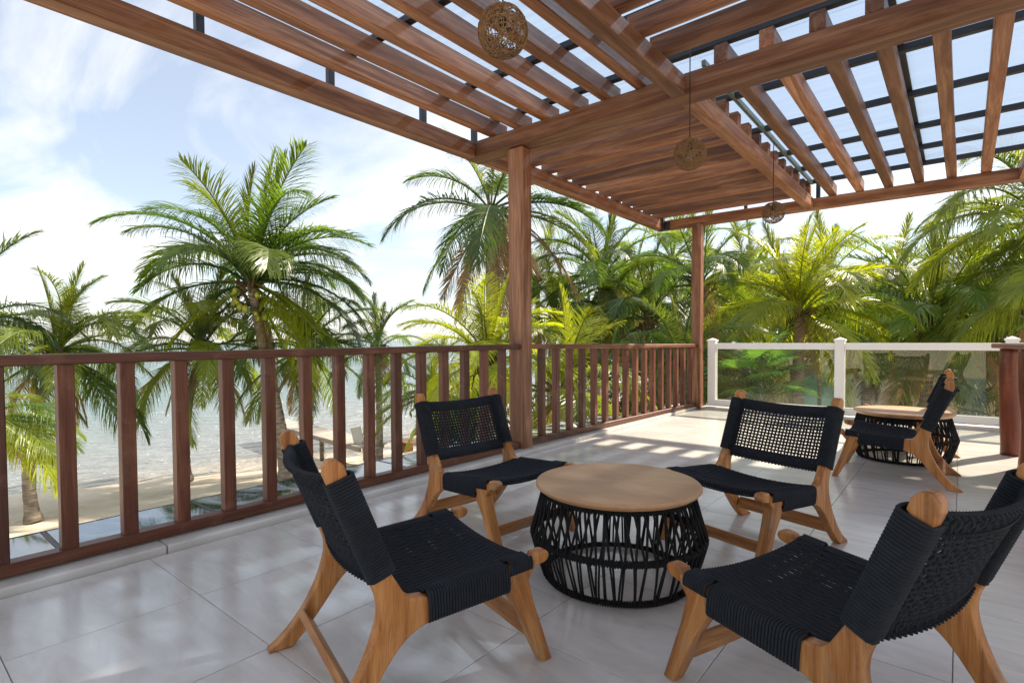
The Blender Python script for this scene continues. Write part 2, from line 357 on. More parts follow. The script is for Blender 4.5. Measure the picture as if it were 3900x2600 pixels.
def sand_mat():
    m, t, out = new_mat('beach_sand'); p = principled(t, out, None, .95, .1)
    geo = N(t, 'ShaderNodeNewGeometry'); sp = N(t, 'ShaderNodeSeparateXYZ'); L(t, geo.outputs['Position'], sp.inputs[0])
    n = N(t, 'ShaderNodeTexNoise'); n.inputs['Scale'].default_value = .9; n.inputs['Detail'].default_value = 9; n.inputs['Roughness'].default_value = .65; L(t, geo.outputs['Position'], n.inputs['Vector'])
    r = N(t, 'ShaderNodeValToRGB'); e = r.color_ramp.elements; e[0].position = .3; e[0].color = (.64, .53, .39, 1); e[1].position = .66; e[1].color = (.82, .73, .60, 1); L(t, n.outputs[0], r.inputs[0])
    # seaweed flecks along the tide line
    mp = N(t, 'ShaderNodeMapping'); mp.inputs['Scale'].default_value = (2.2, .7, 1); L(t, geo.outputs['Position'], mp.inputs[0])
    n2 = N(t, 'ShaderNodeTexNoise'); n2.inputs['Scale'].default_value = 1.4; n2.inputs['Detail'].default_value = 7; n2.inputs['Roughness'].default_value = .7; L(t, mp.outputs[0], n2.inputs['Vector'])
    r2 = N(t, 'ShaderNodeValToRGB'); r2.color_ramp.elements[0].position = .62; r2.color_ramp.elements[1].position = .7; L(t, n2.outputs[0], r2.inputs[0])
    mx = N(t, 'ShaderNodeMix', data_type='RGBA'); mx.inputs['B'].default_value = (.33, .21, .10, 1); L(t, r2.outputs[0], mx.inputs['Factor']); L(t, r.outputs[0], mx.inputs['A'])
    # garden soil and litter behind the palms
    mr = N(t, 'ShaderNodeMapRange'); mr.inputs['From Min'].default_value = 19; mr.inputs['From Max'].default_value = 23; L(t, sp.outputs['Y'], mr.inputs['Value'])
    m2 = N(t, 'ShaderNodeMix', data_type='RGBA'); m2.inputs['B'].default_value = (.12, .10, .06, 1); L(t, mr.outputs[0], m2.inputs['Factor']); L(t, mx.outputs['Result'], m2.inputs['A'])
    L(t, m2.outputs['Result'], p.inputs['Base Color'])
    b = N(t, 'ShaderNodeBump'); b.inputs['Strength'].default_value = .6; b.inputs['Distance'].default_value = .06; L(t, n.outputs[0], b.inputs['Height']); L(t, b.outputs[0], p.inputs['Normal'])
    return m
M['sand'] = sand_mat()
def sea_mat():
    m, t, out = new_mat('sea_water'); p = principled(t, out, None, .09, .5)
    p.inputs['IOR'].default_value = 1.33
    geo = N(t, 'ShaderNodeNewGeometry'); sp = N(t, 'ShaderNodeSeparateXYZ'); L(t, geo.outputs['Position'], sp.inputs[0])
    mr = N(t, 'ShaderNodeMapRange'); mr.inputs['From Min'].default_value = -19; mr.inputs['From Max'].default_value = -75; L(t, sp.outputs['X'], mr.inputs['Value'])
    r = N(t, 'ShaderNodeValToRGB'); e = r.color_ramp.elements
    e[0].position = 0; e[0].color = (.44, .37, .29, 1); e[1].position = 1; e[1].color = (.025, .11, .14, 1)
    k = e.new(.06); k.color = (.22, .24, .25, 1); k = e.new(.45); k.color = (.085, .17, .20, 1)
    L(t, mr.outputs[0], r.inputs[0]); L(t, r.outputs[0], p.inputs['Base Color'])
    mp = N(t, 'ShaderNodeMapping'); mp.inputs['Scale'].default_value = (1.5, .55, 1); mp.inputs['Rotation'].default_value = (0, 0, R(-14)); L(t, geo.outputs['Position'], mp.inputs[0])
    n = N(t, 'ShaderNodeTexNoise'); n.inputs['Scale'].default_value = 1.5; n.inputs['Detail'].default_value = 5; n.inputs['Roughness'].default_value = .55; L(t, mp.outputs[0], n.inputs['Vector'])
    b = N(t, 'ShaderNodeBump'); b.inputs['Strength'].default_value = 1.0; b.inputs['Distance'].default_value = .7; L(t, n.outputs[0], b.inputs['Height']); L(t, b.outputs[0], p.inputs['Normal'])
    return m
M['sea'] = sea_mat()

# ------------------------------------------------------------------ setting: beach, sea, floor
GZ = -3.2
def shore_x(y):      # waterline read off the photograph
    pts = [(-400, -60), (-40, -34), (0, -23.5), (4.4, -20.6), (8.5, -18.9), (14.2, -17.8), (25, -17.4), (60, -20), (500, -60), (3000, -400)]
    for (a, b), (c, d) in zip(pts, pts[1:]):
        if a <= y <= c: return b+(d-b)*(y-a)/(c-a)
    return pts[0][1] if y < pts[0][0] else pts[-1][1]
g = MB(); ys = [-3000, -400, -120, -60, -40, -30, -24, -18, -12]+[i*1.5-9 for i in range(0, 33)]+[45, 55, 70, 100, 200, 500, 1200, 3000]
offs = [-400, -60, -25, -12, -7, -4, -2.2, -1, 0, .8, 1.6, 2.6, 4, 6, 9, 14, 22, 40, 100, 3000]
rg = random.Random(3)
for y in ys:
    for o in offs:
        x = shore_x(y)+o
        z = GZ if o >= 4 else GZ-.30*(4-o)/4 if o > 0 else GZ-.30+max(-2.2, o*.075)
        if -1 < o < 30 and -12 < y < 45: z += rg.uniform(-.02, .02)
        g.v.append((x, y, z))
nn = len(offs)
for j in range(len(ys)-1):
    for i in range(nn-1): g.f.append((j*nn+i, j*nn+i+1, (j+1)*nn+i+1, (j+1)*nn+i))
tag(g.build('ground', M['sand'], smooth=True), kind='structure')
s = MB(); E_ = 25000
s.v = [(-E_, -E_, GZ-.32), (E_, -E_, GZ-.32), (E_, E_, GZ-.32), (-E_, E_, GZ-.32)]; s.f = [(0, 1, 2, 3)]
tag(s.build('sea', M['sea']), kind='structure')

TS, TX0, TY0 = .5745, -.0045, .275     # tile module and joint positions
FX0, FX1, FY0, FY1 = -2.893, 3.2, -1.8, 7.669
fl = MB(); fl.box(((FX0-.35+FX1)/2, (FY0+FY1+.45)/2, -.16), (FX1-FX0+.35, FY1-FY0+.45, .30))
floor = tag(fl.build('floor', M['grout']), kind='structure')
tile_cache = {}
def tile(x0, x1, y0, y1):
    gp = .0013; w, d = round(x1-x0-2*gp, 3), round(y1-y0-2*gp, 3)
    if w < .02 or d < .02: return
    if (w, d) not in tile_cache:
        m = MB(); m.box((0, 0, -.0045), (w, d, .009)); tile_cache[(w, d)] = bevel_mesh(m.mesh('tile', M['tile']), .0012)
    link('tile', tile_cache[(w, d)], floor, ((x0+x1)/2, (y0+y1)/2, 0))
i0 = math.floor((FX0-TX0)/TS); j0 = math.floor((FY0-TY0)/TS)
for i in range(i0, 8):
    for j in range(j0, 20):
        x0, x1 = max(FX0, TX0+i*TS), min(FX1, TX0+(i+1)*TS); y0, y1 = max(FY0, TY0+j*TS), min(FY1, TY0+(j+1)*TS)
        if x1 > x0 and y1 > y0: tile(x0, x1, y0, y1)
# marble kerb under both edges, in separate stones
kb = tag(MB().build('kerb', None), kind='structure')
bpy.data.objects.remove(kb)
kerb = MB(); kerb.box((-3.075, 3.0, -.05), (.33, 9.6, .10)); kerb = tag(kerb.build('kerb', M['grout']), kind='structure')
y = -1.77
while y < 7.75:
    l = min(.90, 7.80-y)
    me = bbox_mesh('kerb_stone', (l-.004, .345, .055), M['kerb'], .008, 2)
    o = link('kerb_stone', me, kerb, (-3.0645, y, .0075)); o.rotation_euler = (0, 0, R(90)); y += .90
x = -2.86
while x < 3.0:
    me = bbox_mesh('kerb_stone', (.896, .24, .05), M['kerb'], .006, 2)
    link('kerb_stone', me, kerb, (x, 7.79, .005)); x += .90

# ------------------------------------------------------------------ pergola
PB = Vector((-3.04, 3.81, 0))
perg = thing('pergola', 'reddish brown timber pergola with checkerboard rafters and clear roof sheets', 'pergola', PB)
W_ = M['pergola']
ZB, ZBF = 2.69, 2.622                   # beam undersides near and far (roof falls away slightly)
def zb(y): return ZB if y <= 3.9 else ZB+(ZBF-ZB)*(y-3.9)/(7.72-3.9)
BH = .148
def pb(name, p0, p1, w, h, mat=None, off=.006): return beam(name, perg, p0, p1, w, h, mat or W_, off)
pb('post', (-3.042, 3.812, 0), (-3.042, 3.812, 2.688), .162, .142, M['pergola'], .01)
pb('post', (-2.905, 7.70, 0), (-2.905, 7.70, zb(7.7)-.002), .13, .13, M['pergola'], .01)
pb('base_plate', (-3.042, 3.812, .0045), (-3.042, 3.812, .012), .26, .24, M['steel'], .002)
# beams all at one level
pb('beam', (-3.62, 3.812, ZB+BH/2), (2.6, 3.812, ZB+BH/2), .185, BH)
pb('beam', (-3.55, -1.7, ZB+BH/2-.004), (-3.55, 3.718, ZB+BH/2-.004), .122, BH-.012)
pb('beam', (-3.55, 3.908, zb(3.9)+BH/2), (-3.50, 7.715, zb(7.7)+BH/2-.002), .122, BH-.012)
pb('beam', (-1.547, -1.7, ZB+BH/2-.004), (-1.547, 3.718, ZB+BH/2-.004), .102, BH-.016)
pb('beam', (-1.545, 3.907, zb(3.9)+BH/2), (-1.50, 7.716, zb(7.7)+BH/2-.002), .102, BH-.016)
pb('beam', (-3.56, 7.79, ZBF+.064), (2.6, 7.79, ZBF+.064), .15, .128)
pb('beam', (.50, 3.907, zb(3.9)+BH/2), (.50, 7.713, zb(7.7)+BH/2-.004), .12, BH-.012)
pb('beam', (.55, -1.7, ZB+BH/2-.004), (.55, 3.718, ZB+BH/2-.004), .12, BH-.016)
RW, RH = .09, .122
ZR = ZB+BH+.001
for k in range(6):                       # front left bay, along the railing
    x = -3.285+.290*k
    pb('rafter', (x, -1.7, ZR+RH/2), (x, 3.885, ZR+RH/2), RW, RH)
for k in range(6):                       # back right bay
    x0 = -1.258+.2855*k
    if abs(x0-.47) < .1: continue
    pb('rafter', (x0, 3.722, ZR+RH/2), (x0+.018, 7.745, ZBF+.130+RH/2), RW, RH)
def zr2(y): return zb(y)+BH-.004
for k in range(12):                      # back left bay, across
    y = 4.30+.2985*k
    pb('rafter', (-3.585+.015*k/3, y, zr2(y)+RH/2), (-1.497+.004*k, y, zr2(y)+RH/2), RW, RH)
for k in range(17):                      # front right bay, across
    y = 3.385-.305*k
    pb('rafter', (-1.585, y, ZR-.008+RH/2), (.60, y, ZR-.008+RH/2), RW, RH)
# steel frame carrying the sheets
ZS = ZR+RH+.002
def sb(name, p0, p1, w, h, mat=None): return beam(name, perg, p0, p1, w, h, mat or M['steel'], .003)
for y in (-1.3, -.42, .46, 1.37, 2.25, 3.13, 3.76):
    sb('purlin', (-3.46, y, ZS+.024), (.55, y, ZS+.024), .055, .046)
    sb('steel_stub', (-3.545, y, ZR-.003), (-3.545, y, ZS+.05), .048, .048)
for y in (4.62, 5.47, 6.28, 6.92, 7.52):
    zz = ZBF+.130+RH + (ZS-(ZBF+.130+RH))*(7.745-y)/(7.745-3.72)
    sb('purlin', (-3.46, y, zz+.026), (.55, y, zz+.026), .055, .046)
sb('edge_rail', (-3.545, -1.7, ZS+.075), (-3.545, 3.9, ZS+.075), .05, .05)
sb('edge_rail', (-1.455, 3.95, ZS+.02), (-1.425, 7.52, ZBF+.130+RH+.02), .03, .045, M['steel_green_lit'])
sb('edge_rail', (-.345, 3.95, ZS+.075), (-.34, 7.55, ZBF+.130+RH+.075), .04, .05)
sb('steel_stub', (-1.40, 7.755, ZBF+.131), (-1.40, 7.755, ZBF+.131+.19), .045, .045)
sb('steel_stub', (-2.28, 7.79, ZBF+.131), (-2.28, 7.79, ZBF+.131+.15), .04, .04)
sb('steel_stub', (-3.44, 7.70, ZBF-.0), (-3.44, 7.70, ZBF+.28), .06, .06)
pl = MB()
pl.box((-3.40, 7.712, ZBF+.045), (.15, .008, .12)); pl.build('bracket', M['steel'], perg, -PB)
def sheet(x0, x1, y0, y1, z0, z1):
    m = MB(); t = .008
    m.v = [(x0, y0, z0), (x1, y0, z0), (x1, y1, z1), (x0, y1, z1), (x0, y0, z0+t), (x1, y0, z0+t), (x1, y1, z1+t), (x0, y1, z1+t)]
    m.f = [(0, 3, 2, 1), (4, 5, 6, 7), (0, 1, 5, 4), (1, 2, 6, 5), (2, 3, 7, 6), (3, 0, 4, 7)]
    return m.build('roof_sheet', M['sheet'], perg, -PB)
for (a, b) in ((-3.50, -1.49), (-1.48, -.35), (-.34, .56)):
    sheet(a, b, -1.75, 3.92, ZS+.050, ZS+.050)
    sheet(a, b, 3.93, 7.56, ZS+.054, ZBF+.130+RH+.054)

m = MB(); m.box((1.90, 3.0, 2.90), (2.62, 9.6, .10)); m.build('ceiling_panel', M['pergola'], perg, -PB)

# ------------------------------------------------------------------ wooden railing
XR = -3.02
def railing(label, y0, y1, ys, zt0, zt1, zb0, zb1, x0, x1, group):
    t = thing('wooden_railing', label, 'railing', (x0, y0, 0), 0, group)
    f = lambda y: (y-y0)/(y1-y0)
    X = lambda y: x0+(x1-x0)*f(y); T = lambda y: zt0+(zt1-zt0)*f(y); B = lambda y: zb0+(zb1-zb0)*f(y)
    beam('top_rail', t, (X(y0), y0, T(y0)-.023), (X(y1), y1, T(y1)-.023), .095, .046, M['rail'], .005)
    beam('bottom_rail', t, (X(y0), y0, B(y0)+.027), (X(y1), y1, B(y1)+.027), .075, .054, M['rail'], .005)
    me = [bbox_mesh('baluster', (.86, .060, .058), M['rail'], .004) for _ in range(2)]
    for y in ys:
        h = T(y)-.046-(B(y)+.054)
        o = bpy.data.objects.new('baluster', me[0]); col.objects.link(o); o.parent = t
        o.location = (X(y)-x0, y-y0, B(y)+.054); o.rotation_euler = (0, R(-90), rng.uniform(-.03, .03)); o.scale = ((h+.002)/.86, 1, 1)
    for y in [y0+1.32, y0+2.9]:
        if y < y1: beam('rail_foot', t, (X(y), y, .0355), (X(y), y, B(y)+.001), .06, .07, M['rail'], .003)
    return t
railing('dark brown wooden railing overlooking the sea, ending at the tall corner post', -1.6, 3.738,
        [.587+.2268*k for k in range(-9, 14)], .945, .962, .040, .042, XR, -3.03, None)
railing('sunlit wooden railing with slats, between the brown post and the white fence', 3.888, 7.64,
        [4.100+.2255*k for k in range(0, 16)], .962, .925, .050, .036, -3.03, -2.93, None)

# ------------------------------------------------------------------ white fence with glass
fen = thing('glass_fence', 'white framed fence with glass panes facing the palm garden', 'fence', (-2.71, 7.76, 0))
FB = Vector((-2.71, 7.76, 0))
pm = MB(); pm.box((0, 0, .48), (.105, .105, .90)); pm.box((0, 0, .045), (.13, .13, .03))
post_me = bevel_mesh(pm.mesh('post', M['vinyl']), .004)
cm = MB(); cm.v = [(-.062, -.062, 0), (.062, -.062, 0), (.062, .062, 0), (-.062, .062, 0), (-.062, -.062, .02), (.062, -.062, .02), (.062, .062, .02), (-.062, .062, .02), (0, 0, .05)]
cm.f = [(3, 2, 1, 0), (0, 1, 5, 4), (1, 2, 6, 5), (2, 3, 7, 6), (3, 0, 4, 7), (4, 5, 8), (5, 6, 8), (6, 7, 8), (7, 4, 8)]
cap_me = cm.mesh('post_cap', M['vinyl'])
PX = [-2.71, -1.145, .42, 1.985]
for x in PX:
    p = link('post', post_me, fen, (x+2.71, 0, .03)); link('post_cap', cap_me, p, (0, 0, .93))
for a, b in zip(PX, PX[1:]):
    l = b-a-.104
    for z, h, nm in ((.895, .082, 'top_rail'), (.10, .082, 'bottom_rail')):
        link(nm, bbox_mesh(nm, (l, .055, h), M['vinyl'], .006, 2), fen, (a+.052+2.71, 0, z))
    gm = MB(); gm.box((l/2, 0, 0), (l-.004, .008, .72)); link('glass_pane', gm.mesh('glass_pane', M['fence_glass']), fen, (a+.052+2.71, 0, .4975))

# ------------------------------------------------------------------ glass canopy below the railing
can = thing('glass_canopy', 'row of rain stained glass canopy panes outside the dark railing', 'canopy', (-3.25, -1.7, -.1))
CB = Vector((-3.25, -1.7, -.1))
y = .675-.785*3
while y < 6.8:
    gm = MB(); gm.box((0, 0, 0), (.836, .755, .010)); gm.build('glass_pane', M['canopy_glass'], can, Vector((-3.672, y+.3925, -.1))-CB)
    beam('glazing_bar', can, (-3.25, y, -.108), (-4.085, y, -.108), .022, .03, M['steel'], .002)
    y += .785
beam('edge_strip', can, (-4.092, -1.68, -.1), (-4.092, 6.8, -.1), .008, .018, M['steel'], .001)
beam('wall_channel', can, (-3.25, -1.68, -.1), (-3.25, 6.8, -.1), .03, .04, M['steel'], .002)

# ------------------------------------------------------------------ lounge chairs
def extrude(poly, thick, name, mat, bev=.005, seg=2, ang=0.0):
    """polygon in the u,w plane extruded to +-thick/2 along v, edges rounded"""
    ca, sa = math.cos(-ang), math.sin(-ang); poly = [(ca*u-sa*w, sa*u+ca*w) for u, w in poly]   # grain follows local X
    bm = bmesh.new(); vs = [bm.verts.new((u, -thick/2, w)) for u, w in poly]
    fc = bm.faces.new(vs)
    r = bmesh.ops.extrude_face_region(bm, geom=[fc])
    bmesh.ops.translate(bm, vec=(0, thick, 0), verts=[v for v in r['geom'] if isinstance(v, bmesh.types.BMVert)])
    bmesh.ops.recalc_face_normals(bm, faces=bm.faces[:])
    eds = [e for e in bm.edges if len(e.link_faces) == 2 and e.calc_face_angle(0) > 1.0]
    bmesh.ops.bevel(bm, geom=eds, offset=bev, segments=seg, affect='EDGES', profile=.5)
    me = bpy.data.meshes.new(name); bm.to_mesh(me); bm.free(); me.materials.append(mat); return me
def spline(pts, n=6):
    """Catmull-Rom through (u,w) points"""
    out = []
    for i in range(len(pts)-1):
        p0, p1, p2, p3 = pts[max(i-1, 0)], pts[i], pts[i+1], pts[min(i+2, len(pts)-1)]
        for k in range(n):
            t = k/n; out.append(tuple(.5*(2*p1[j]+(p2[j]-p0[j])*t+(2*p0[j]-5*p1[j]+4*p2[j]-p3[j])*t*t+(3*p1[j]-p0[j]-3*p2[j]+p3[j])*t**3) for j in (0, 1)))
    out.append(pts[-1]); return out
VF = .261                                # frame centre to chair centre line
def rtop(u): return .3135+(u-.29)*.074
def rbot(u): return .240+(u-.29)*.055
def coil(path, hw, hv, pitch, r, name, mat, sgn, vwrap=0):
    """rope wound round a bar: path (u,w) start/end centre, half sizes across and sideways"""
    (u0, w0), (u1, w1) = path; d = Vector((u1-u0, 0, w1-w0)); ln = d.length; d.normalize()
    n_ = Vector((0, 1, 0)); q = d.cross(n_)
    turns = int(ln/pitch); m = MB(); cs = []
    for a in range(12):
        th = 2*math.pi*a/12; c, s_ = math.cos(th), math.sin(th)
        cs.append((abs(c)**.45*math.copysign(1, c), abs(s_)**.45*math.copysign(1, s_)))
    pts = []
    for i in range(turns):
        for a, (c, s_) in enumerate(cs):
            pos = Vector((u0, 0, w0))+d*((i+a/12)*pitch)
            pts.append(pos+q*(c*hw)+n_*(s_*hv))
    m.tube(pts, r, 5); return m.mesh(name, mat, True)
def make_chair():
    t = thing('lounge_chair', '', 'chair')
    # ---- side frame: stile, rear leg and seat rail are one joined piece of teak
    back = [(.027, .672), (.060, .585), (.098, .480), (.138, .382), (.158, .325), (.155, .268), (.128, .190), (.088, .118), (.040, .058), (-.012, .014), (-.026, .0035)]
    toe = [(-.022, .0), (.046, .0)]
    inner = [(.058, .007), (.102, .052), (.150, .110), (.200, .175), (.245, .215), (.30, .236)]
    rail_b = [(.40, rbot(.40)+.012), (.55, .272), (.61, .292)]
    nub = [(.66, .305), (.693, .312), (.706, .328), (.700, .343), (.682, .3485)]
    rail_t = [(.650, .345), (.642, .330), (.55, .322), (.42, rtop(.42)-.009), (.30, .306)]
    joint = [(.285, .3115), (.272, .3125), (.245, .318), (.222, .342)]
    front = [(.198, .386), (.190, .400), (.159, .465), (.110, .580), (.078, .655), (.084, .668)]
    tipc = [(.076, .692), (.058, .708), (.038, .707), (.027, .692)]
    poly = spline(back, 3)+toe+spline(inner, 3)[:-1]+rail_b+spline(nub, 3)+rail_t+spline(joint, 3)[:-1]+front+spline(tipc, 3)
    fm = extrude(poly, .040, 'side_frame', M['teak'], .006, 2, R(88))
    leg = [(.552, .2475), (.575, .318), (.655, .330), (.650, .300), (.628, .272), (.650, .19), (.716, .0), (.676, .0), (.635, .085), (.60, .17)]
    lm = extrude(leg, .046, 'front_leg', M['teak'], .006, 2, R(108))
    for s_ in (-1, 1):
        link('side_frame', fm, t, (0, s_*VF, 0), (0, -R(88), 0)); link('front_leg', lm, t, (0, s_*(VF-.001), 0), (0, -R(108), 0))
    def bar(nm, u, w, hu, hw, tilt):
        m = bbox_mesh(nm, (2*VF-.046, hu, hw), M['teak'], .003)
        o = link(nm, m, t, (u, -VF+.023, w)); o.rotation_euler = (tilt, 0, R(90)); return o
    bar('stretcher', .092, .088, .022, .060, R(-35)); bar('stretcher', .655, .100, .022, .052, R(22))
    
    # ---- rope wound on rails and stiles
    rc = coil(((.292, (rtop(.292)+rbot(.292))/2), (.556, (rtop(.556)+rbot(.556))/2-.002)), .0415, .0265, .0088, .0046, 'rail_wrap', M['rope'], 1)
    rc2 = coil(((.556, .3185), (.642, .3245)), .0195, .0295, .0088, .0046, 'rail_wrap', M['rope'], 1)
    st = coil(((.171, .388), (.063, .664)), .0350, .0275, .0086, .0046, 'stile_wrap', M['rope'], 1)
    sag = lambda v: 1-(v/.245)**2
    rs_ = random.Random(8)
    def S(u, v):
        f = .35+.65*(1-((u-.45)/.22)**2)
        return Vector((u, v, .3125+(u-.28)*.083-.034*sag(v)*max(.35, f)))
    seat = MB(); nw = 38
    us = [.262+.345*i/13 for i in range(14)]
    for i in range(nw):                                   # ropes running front to back
        v = -.238+.476*i/(nw-1)+rs_.uniform(-.0008, .0008); pts = [S(.25, v)+Vector((-.004, 0, -.028)), S(.244, v)+Vector((0, 0, -.010))]
        pts += [S(u, v)+Vector((0, 0, .0012*math.sin(u*170+i*math.pi))) for u in us]
        e = S(.622, v); pts += [e+Vector((.006, 0, -.002)), e+Vector((.013, 0, -.013)), e+Vector((.008, 0, -.026)), e+Vector((-.006, 0, -.029))]
        seat.tube(pts, .0042, 5)
    for j in range(18):                                   # ropes running side to side, woven through
        u = .270+.335*j/17; pts = []
        for i in range(nw+1):
            v = -.243+.486*i/nw; p = S(u, v); p.z += -.0042+.0026*(1 if (i//2+j) % 2 else -1); pts.append(p)
        seat.tube(pts, .0035, 4)
    for u_ in (.266, .612):
        seat.tube([S(u_, -.25+.5*i/16)+Vector((0, 0, -.015)) for i in range(17)], .009, 6)
    so = seat.build('seat', M['rope'], t, smooth=True)
    d = Vector((-.365, 0, .931)); nb = Vector((-.931, 0, -.365)); b0 = Vector((.168, 0, .372)); LB = .305
    def B(l, v): return b0+d*l+Vector((0, v, 0))+nb*(.048*sag(v)*(.65+.35*l/LB)-.002)
    bk = MB(); nv = 27; nh = 14
    for i in range(nv):
        v = -.235+.47*i/(nv-1)+rs_.uniform(-.001, .001); pts = [B(-.004, v)+nb*.016, B(-.010, v)+nb*.006]
        for k in range(nh*2+1):
            l = LB*k/(nh*2); pts.append(B(l, v)+nb*(.0022*math.cos(math.pi*k/1.0+i*math.pi)))
        pts += [B(LB+.006, v)+nb*.004, B(LB+.002, v)+nb*.016]
        bk.tube(pts, .0048, 5)
    for j in range(nh):
        l = .045+(LB-.09)*j/(nh-1); pts = []
        for i in range(nv+1):
            v = -.243+.486*i/nv; pts.append(B(l, v)+nb*(.0024*(1 if (i+j) % 2 else -1)))
        bk.tube(pts, .0046, 4)
    for i in range(54):                                   # close-set bands along top and bottom
        v = -.236+.472*i/53
        for l0, l1 in ((-.006, .040), (LB-.042, LB+.007)):
            bk.tube([B(l0, v)+nb*.009, B(l0, v)-nb*.002, B((l0+l1)/2, v)-nb*.004, B(l1, v)-nb*.002, B(l1, v)+nb*.009], .0050, 5)
    bo = bk.build('backrest', M['rope'], t, smooth=True)
    for s_ in (-1, 1):
        link('rail_wrap', rc, so, (0, s_*VF, 0)); link('rail_wrap', rc2, so, (0, s_*VF, 0)); link('stile_wrap', st, bo, (0, s_*VF, 0))
    return t
chair0 = make_chair()
CH = [(-1.456, .773, 72.906, 'black rope lounge chair turned away from the dark railing, its nub near the table drum'),
      (-2.283, 2.224, -7.693, 'black rope and teak lounge chair standing against the railing, left of the tall brown post'),
      (-.689, 3.152, 252.871, 'rope lounge chair between the two round tables, showing floor tiles through its open weave back'),
      (.099, 1.523, 159.384, 'large rope lounge chair seen from behind its woven back, facing the near round table'),
      (0, 4.797, 180.941, 'lounge chair seen in profile beside the far round table, on the shaded tiles'),
      (-.019, 6.082, 182.408, 'lounge chair hidden behind the far round table, next to the glass fence')]
for i, (x, y, a, lab) in enumerate(CH):
    c = chair0 if i == 0 else copy_tree(chair0)
    c.location = (x, y, 0.0005); c.rotation_euler = (0, 0, R(a)); tag(c, lab, 'chair', 'woven rope lounge chairs')

# ------------------------------------------------------------------ round tables
def make_table():
    t = thing('coffee_table', '', 'table')
    m = MB(); m.lathe([(.0, .368), (.316, .368), (.326, .371), (.330, .376), (.338, .379), (.344, .386), (.3445, .392), (.340, .3985), (.334, .4005), (.0, .401)][1:-1], 72)
    link('table_top', m.mesh('table_top', M['top'], False), t)
    rb = MB()
    def ring(rad, z, rr, wrap):
        m_ = MB(); pts = [(rad*math.cos(a*2*math.pi/72), rad*math.sin(a*2*math.pi/72), z) for a in range(72)]
        m_.tube(pts, rr*.75, 6, closed=True)
        nt_ = int(2*math.pi*rad/.0095); pp = []
        for i in range(nt_*6):
            a = 2*math.pi*i/(nt_*6); b = 2*math.pi*(i % 6)/6
            pp.append(((rad+rr*math.cos(b))*math.cos(a), (rad+rr*math.cos(b))*math.sin(a), z+rr*math.sin(b)))
        m_.tube(pp, .0045, 4, closed=True)
        return link('ring', m_.mesh('ring', M['ropet'], True), t)
    R0, Z0, R1, Z1, R2, Z2 = .305, .357, .352, .185, .300, .0145
    ring(R0, Z0, .009, 1); ring(R1, Z1, .0115, 1); ring(R2, Z2, .010, 1)
    for k in range(4):
        a = R(20)+k*math.pi/2; q = lambda r, z: ((r-.012)*math.cos(a), (r-.012)*math.sin(a), z)
        mm = MB(); mm.tube([q(R0, Z0), q(R1, Z1), q(R2, Z2)], .007, 6); link('rib', mm.mesh('rib', M['steel'], True), t)
    rs_ = random.Random(4); up = MB(); lo = MB(); nr = 108
    for i in range(nr):
        a = 2*math.pi*i/nr; sh = (.075 if i % 2 else -.075)+rs_.uniform(-.015, .015)
        def P(r, z, a): return Vector((r*math.cos(a), r*math.sin(a), z))
        o_ = .004 if i % 2 else -.002
        up.tube([P(R0+.008+o_, Z0, a), P((R0+R1)/2+.008+o_, (Z0+Z1)/2, a+sh*.55), P(R1+.010+o_, Z1, a+sh)], .0051, 5)
        sh2 = (.03 if (i//2) % 2 else -.03)+rs_.uniform(-.012, .012)
        a2 = a+sh
        lo.tube([P(R1+.010+o_, Z1, a2), P((R1+R2)/2+.014+o_, .105, a2+sh2*.5), P(R2+.010+o_, Z2, a2+sh2)], .0044, 5)
    link('rope_lattice', up.mesh('rope_lattice', M['ropet'], True), t); link('rope_lattice', lo.mesh('rope_lattice', M['ropet'], True), t)
    return t
tab0 = make_table()
tab0.location = (-1.117, 2.05, 0); tag(tab0, 'round tan topped coffee table with black rope drum base, in the middle of four chairs', 'table', 'round rope base tables')
tab1 = copy_tree(tab0); tab1.location = (-.36, 5.50, 0); tab1.rotation_euler = (0, 0, 1.1); tag(tab1, 'round rope base table between two side-on chairs near the glass fence', 'table', 'round rope base tables')

# ------------------------------------------------------------------ pendant lamps
def make_lamp():
    t = thing('pendant_lamp', '', 'lamp')
    rl = random.Random(12); m = MB(); rad = .104
    for i in range(84):
        ax = Vector((rl.gauss(0, 1), rl.gauss(0, 1), rl.gauss(0, 1))).normalized(); u = ax.orthogonal().normalized(); w = ax.cross(u)
        off = rl.uniform(-.55, .55)*rad; rr = math.sqrt(rad*rad-off*off); a0 = rl.uniform(0, 6.28); span = rl.uniform(2.2, 6.2); ph = rl.uniform(0, 6)
        pts = []
        for k in range(26):
            a = a0+span*k/25; p = ax*(off+.010*math.sin(a*3+ph))+(u*math.cos(a)+w*math.sin(a))*rr
            p = p.normalized()*(rad*(1+.035*math.sin(a*2+ph*2)))
            pts.append(p)
        m.tube(pts, .0019, 4)
    link('shade', m.mesh('shade', M['rattan'], True), t)
    s_ = MB(); s_.lathe([(.014, .02), (.017, .03), (.017, .075), (.010, .09)], 14); link('socket', s_.mesh('socket', M['cord'], True), t)
    b = MB(); b.lathe([(.002, -.062), (.018, -.055), (.026, -.035), (.024, -.012), (.013, .012), (.012, .022)], 16); bo = link('bulb', b.mesh('bulb', M['bulb'], True), t)
    f = MB(); f.tube([(.0, .0, .015), (.004, 0, -.01), (-.004, .003, -.028), (.003, -.003, -.04)], .0012, 4); link('filament', f.mesh('filament', M['brass'], True), bo)
    c = MB(); c.tube([(0, 0, .088), (.003, .001, .2), (0, 0, .5)], .004, 6); link('cord', c.mesh('cord', M['cord'], True), t)
    return t
lamp0 = make_lamp()
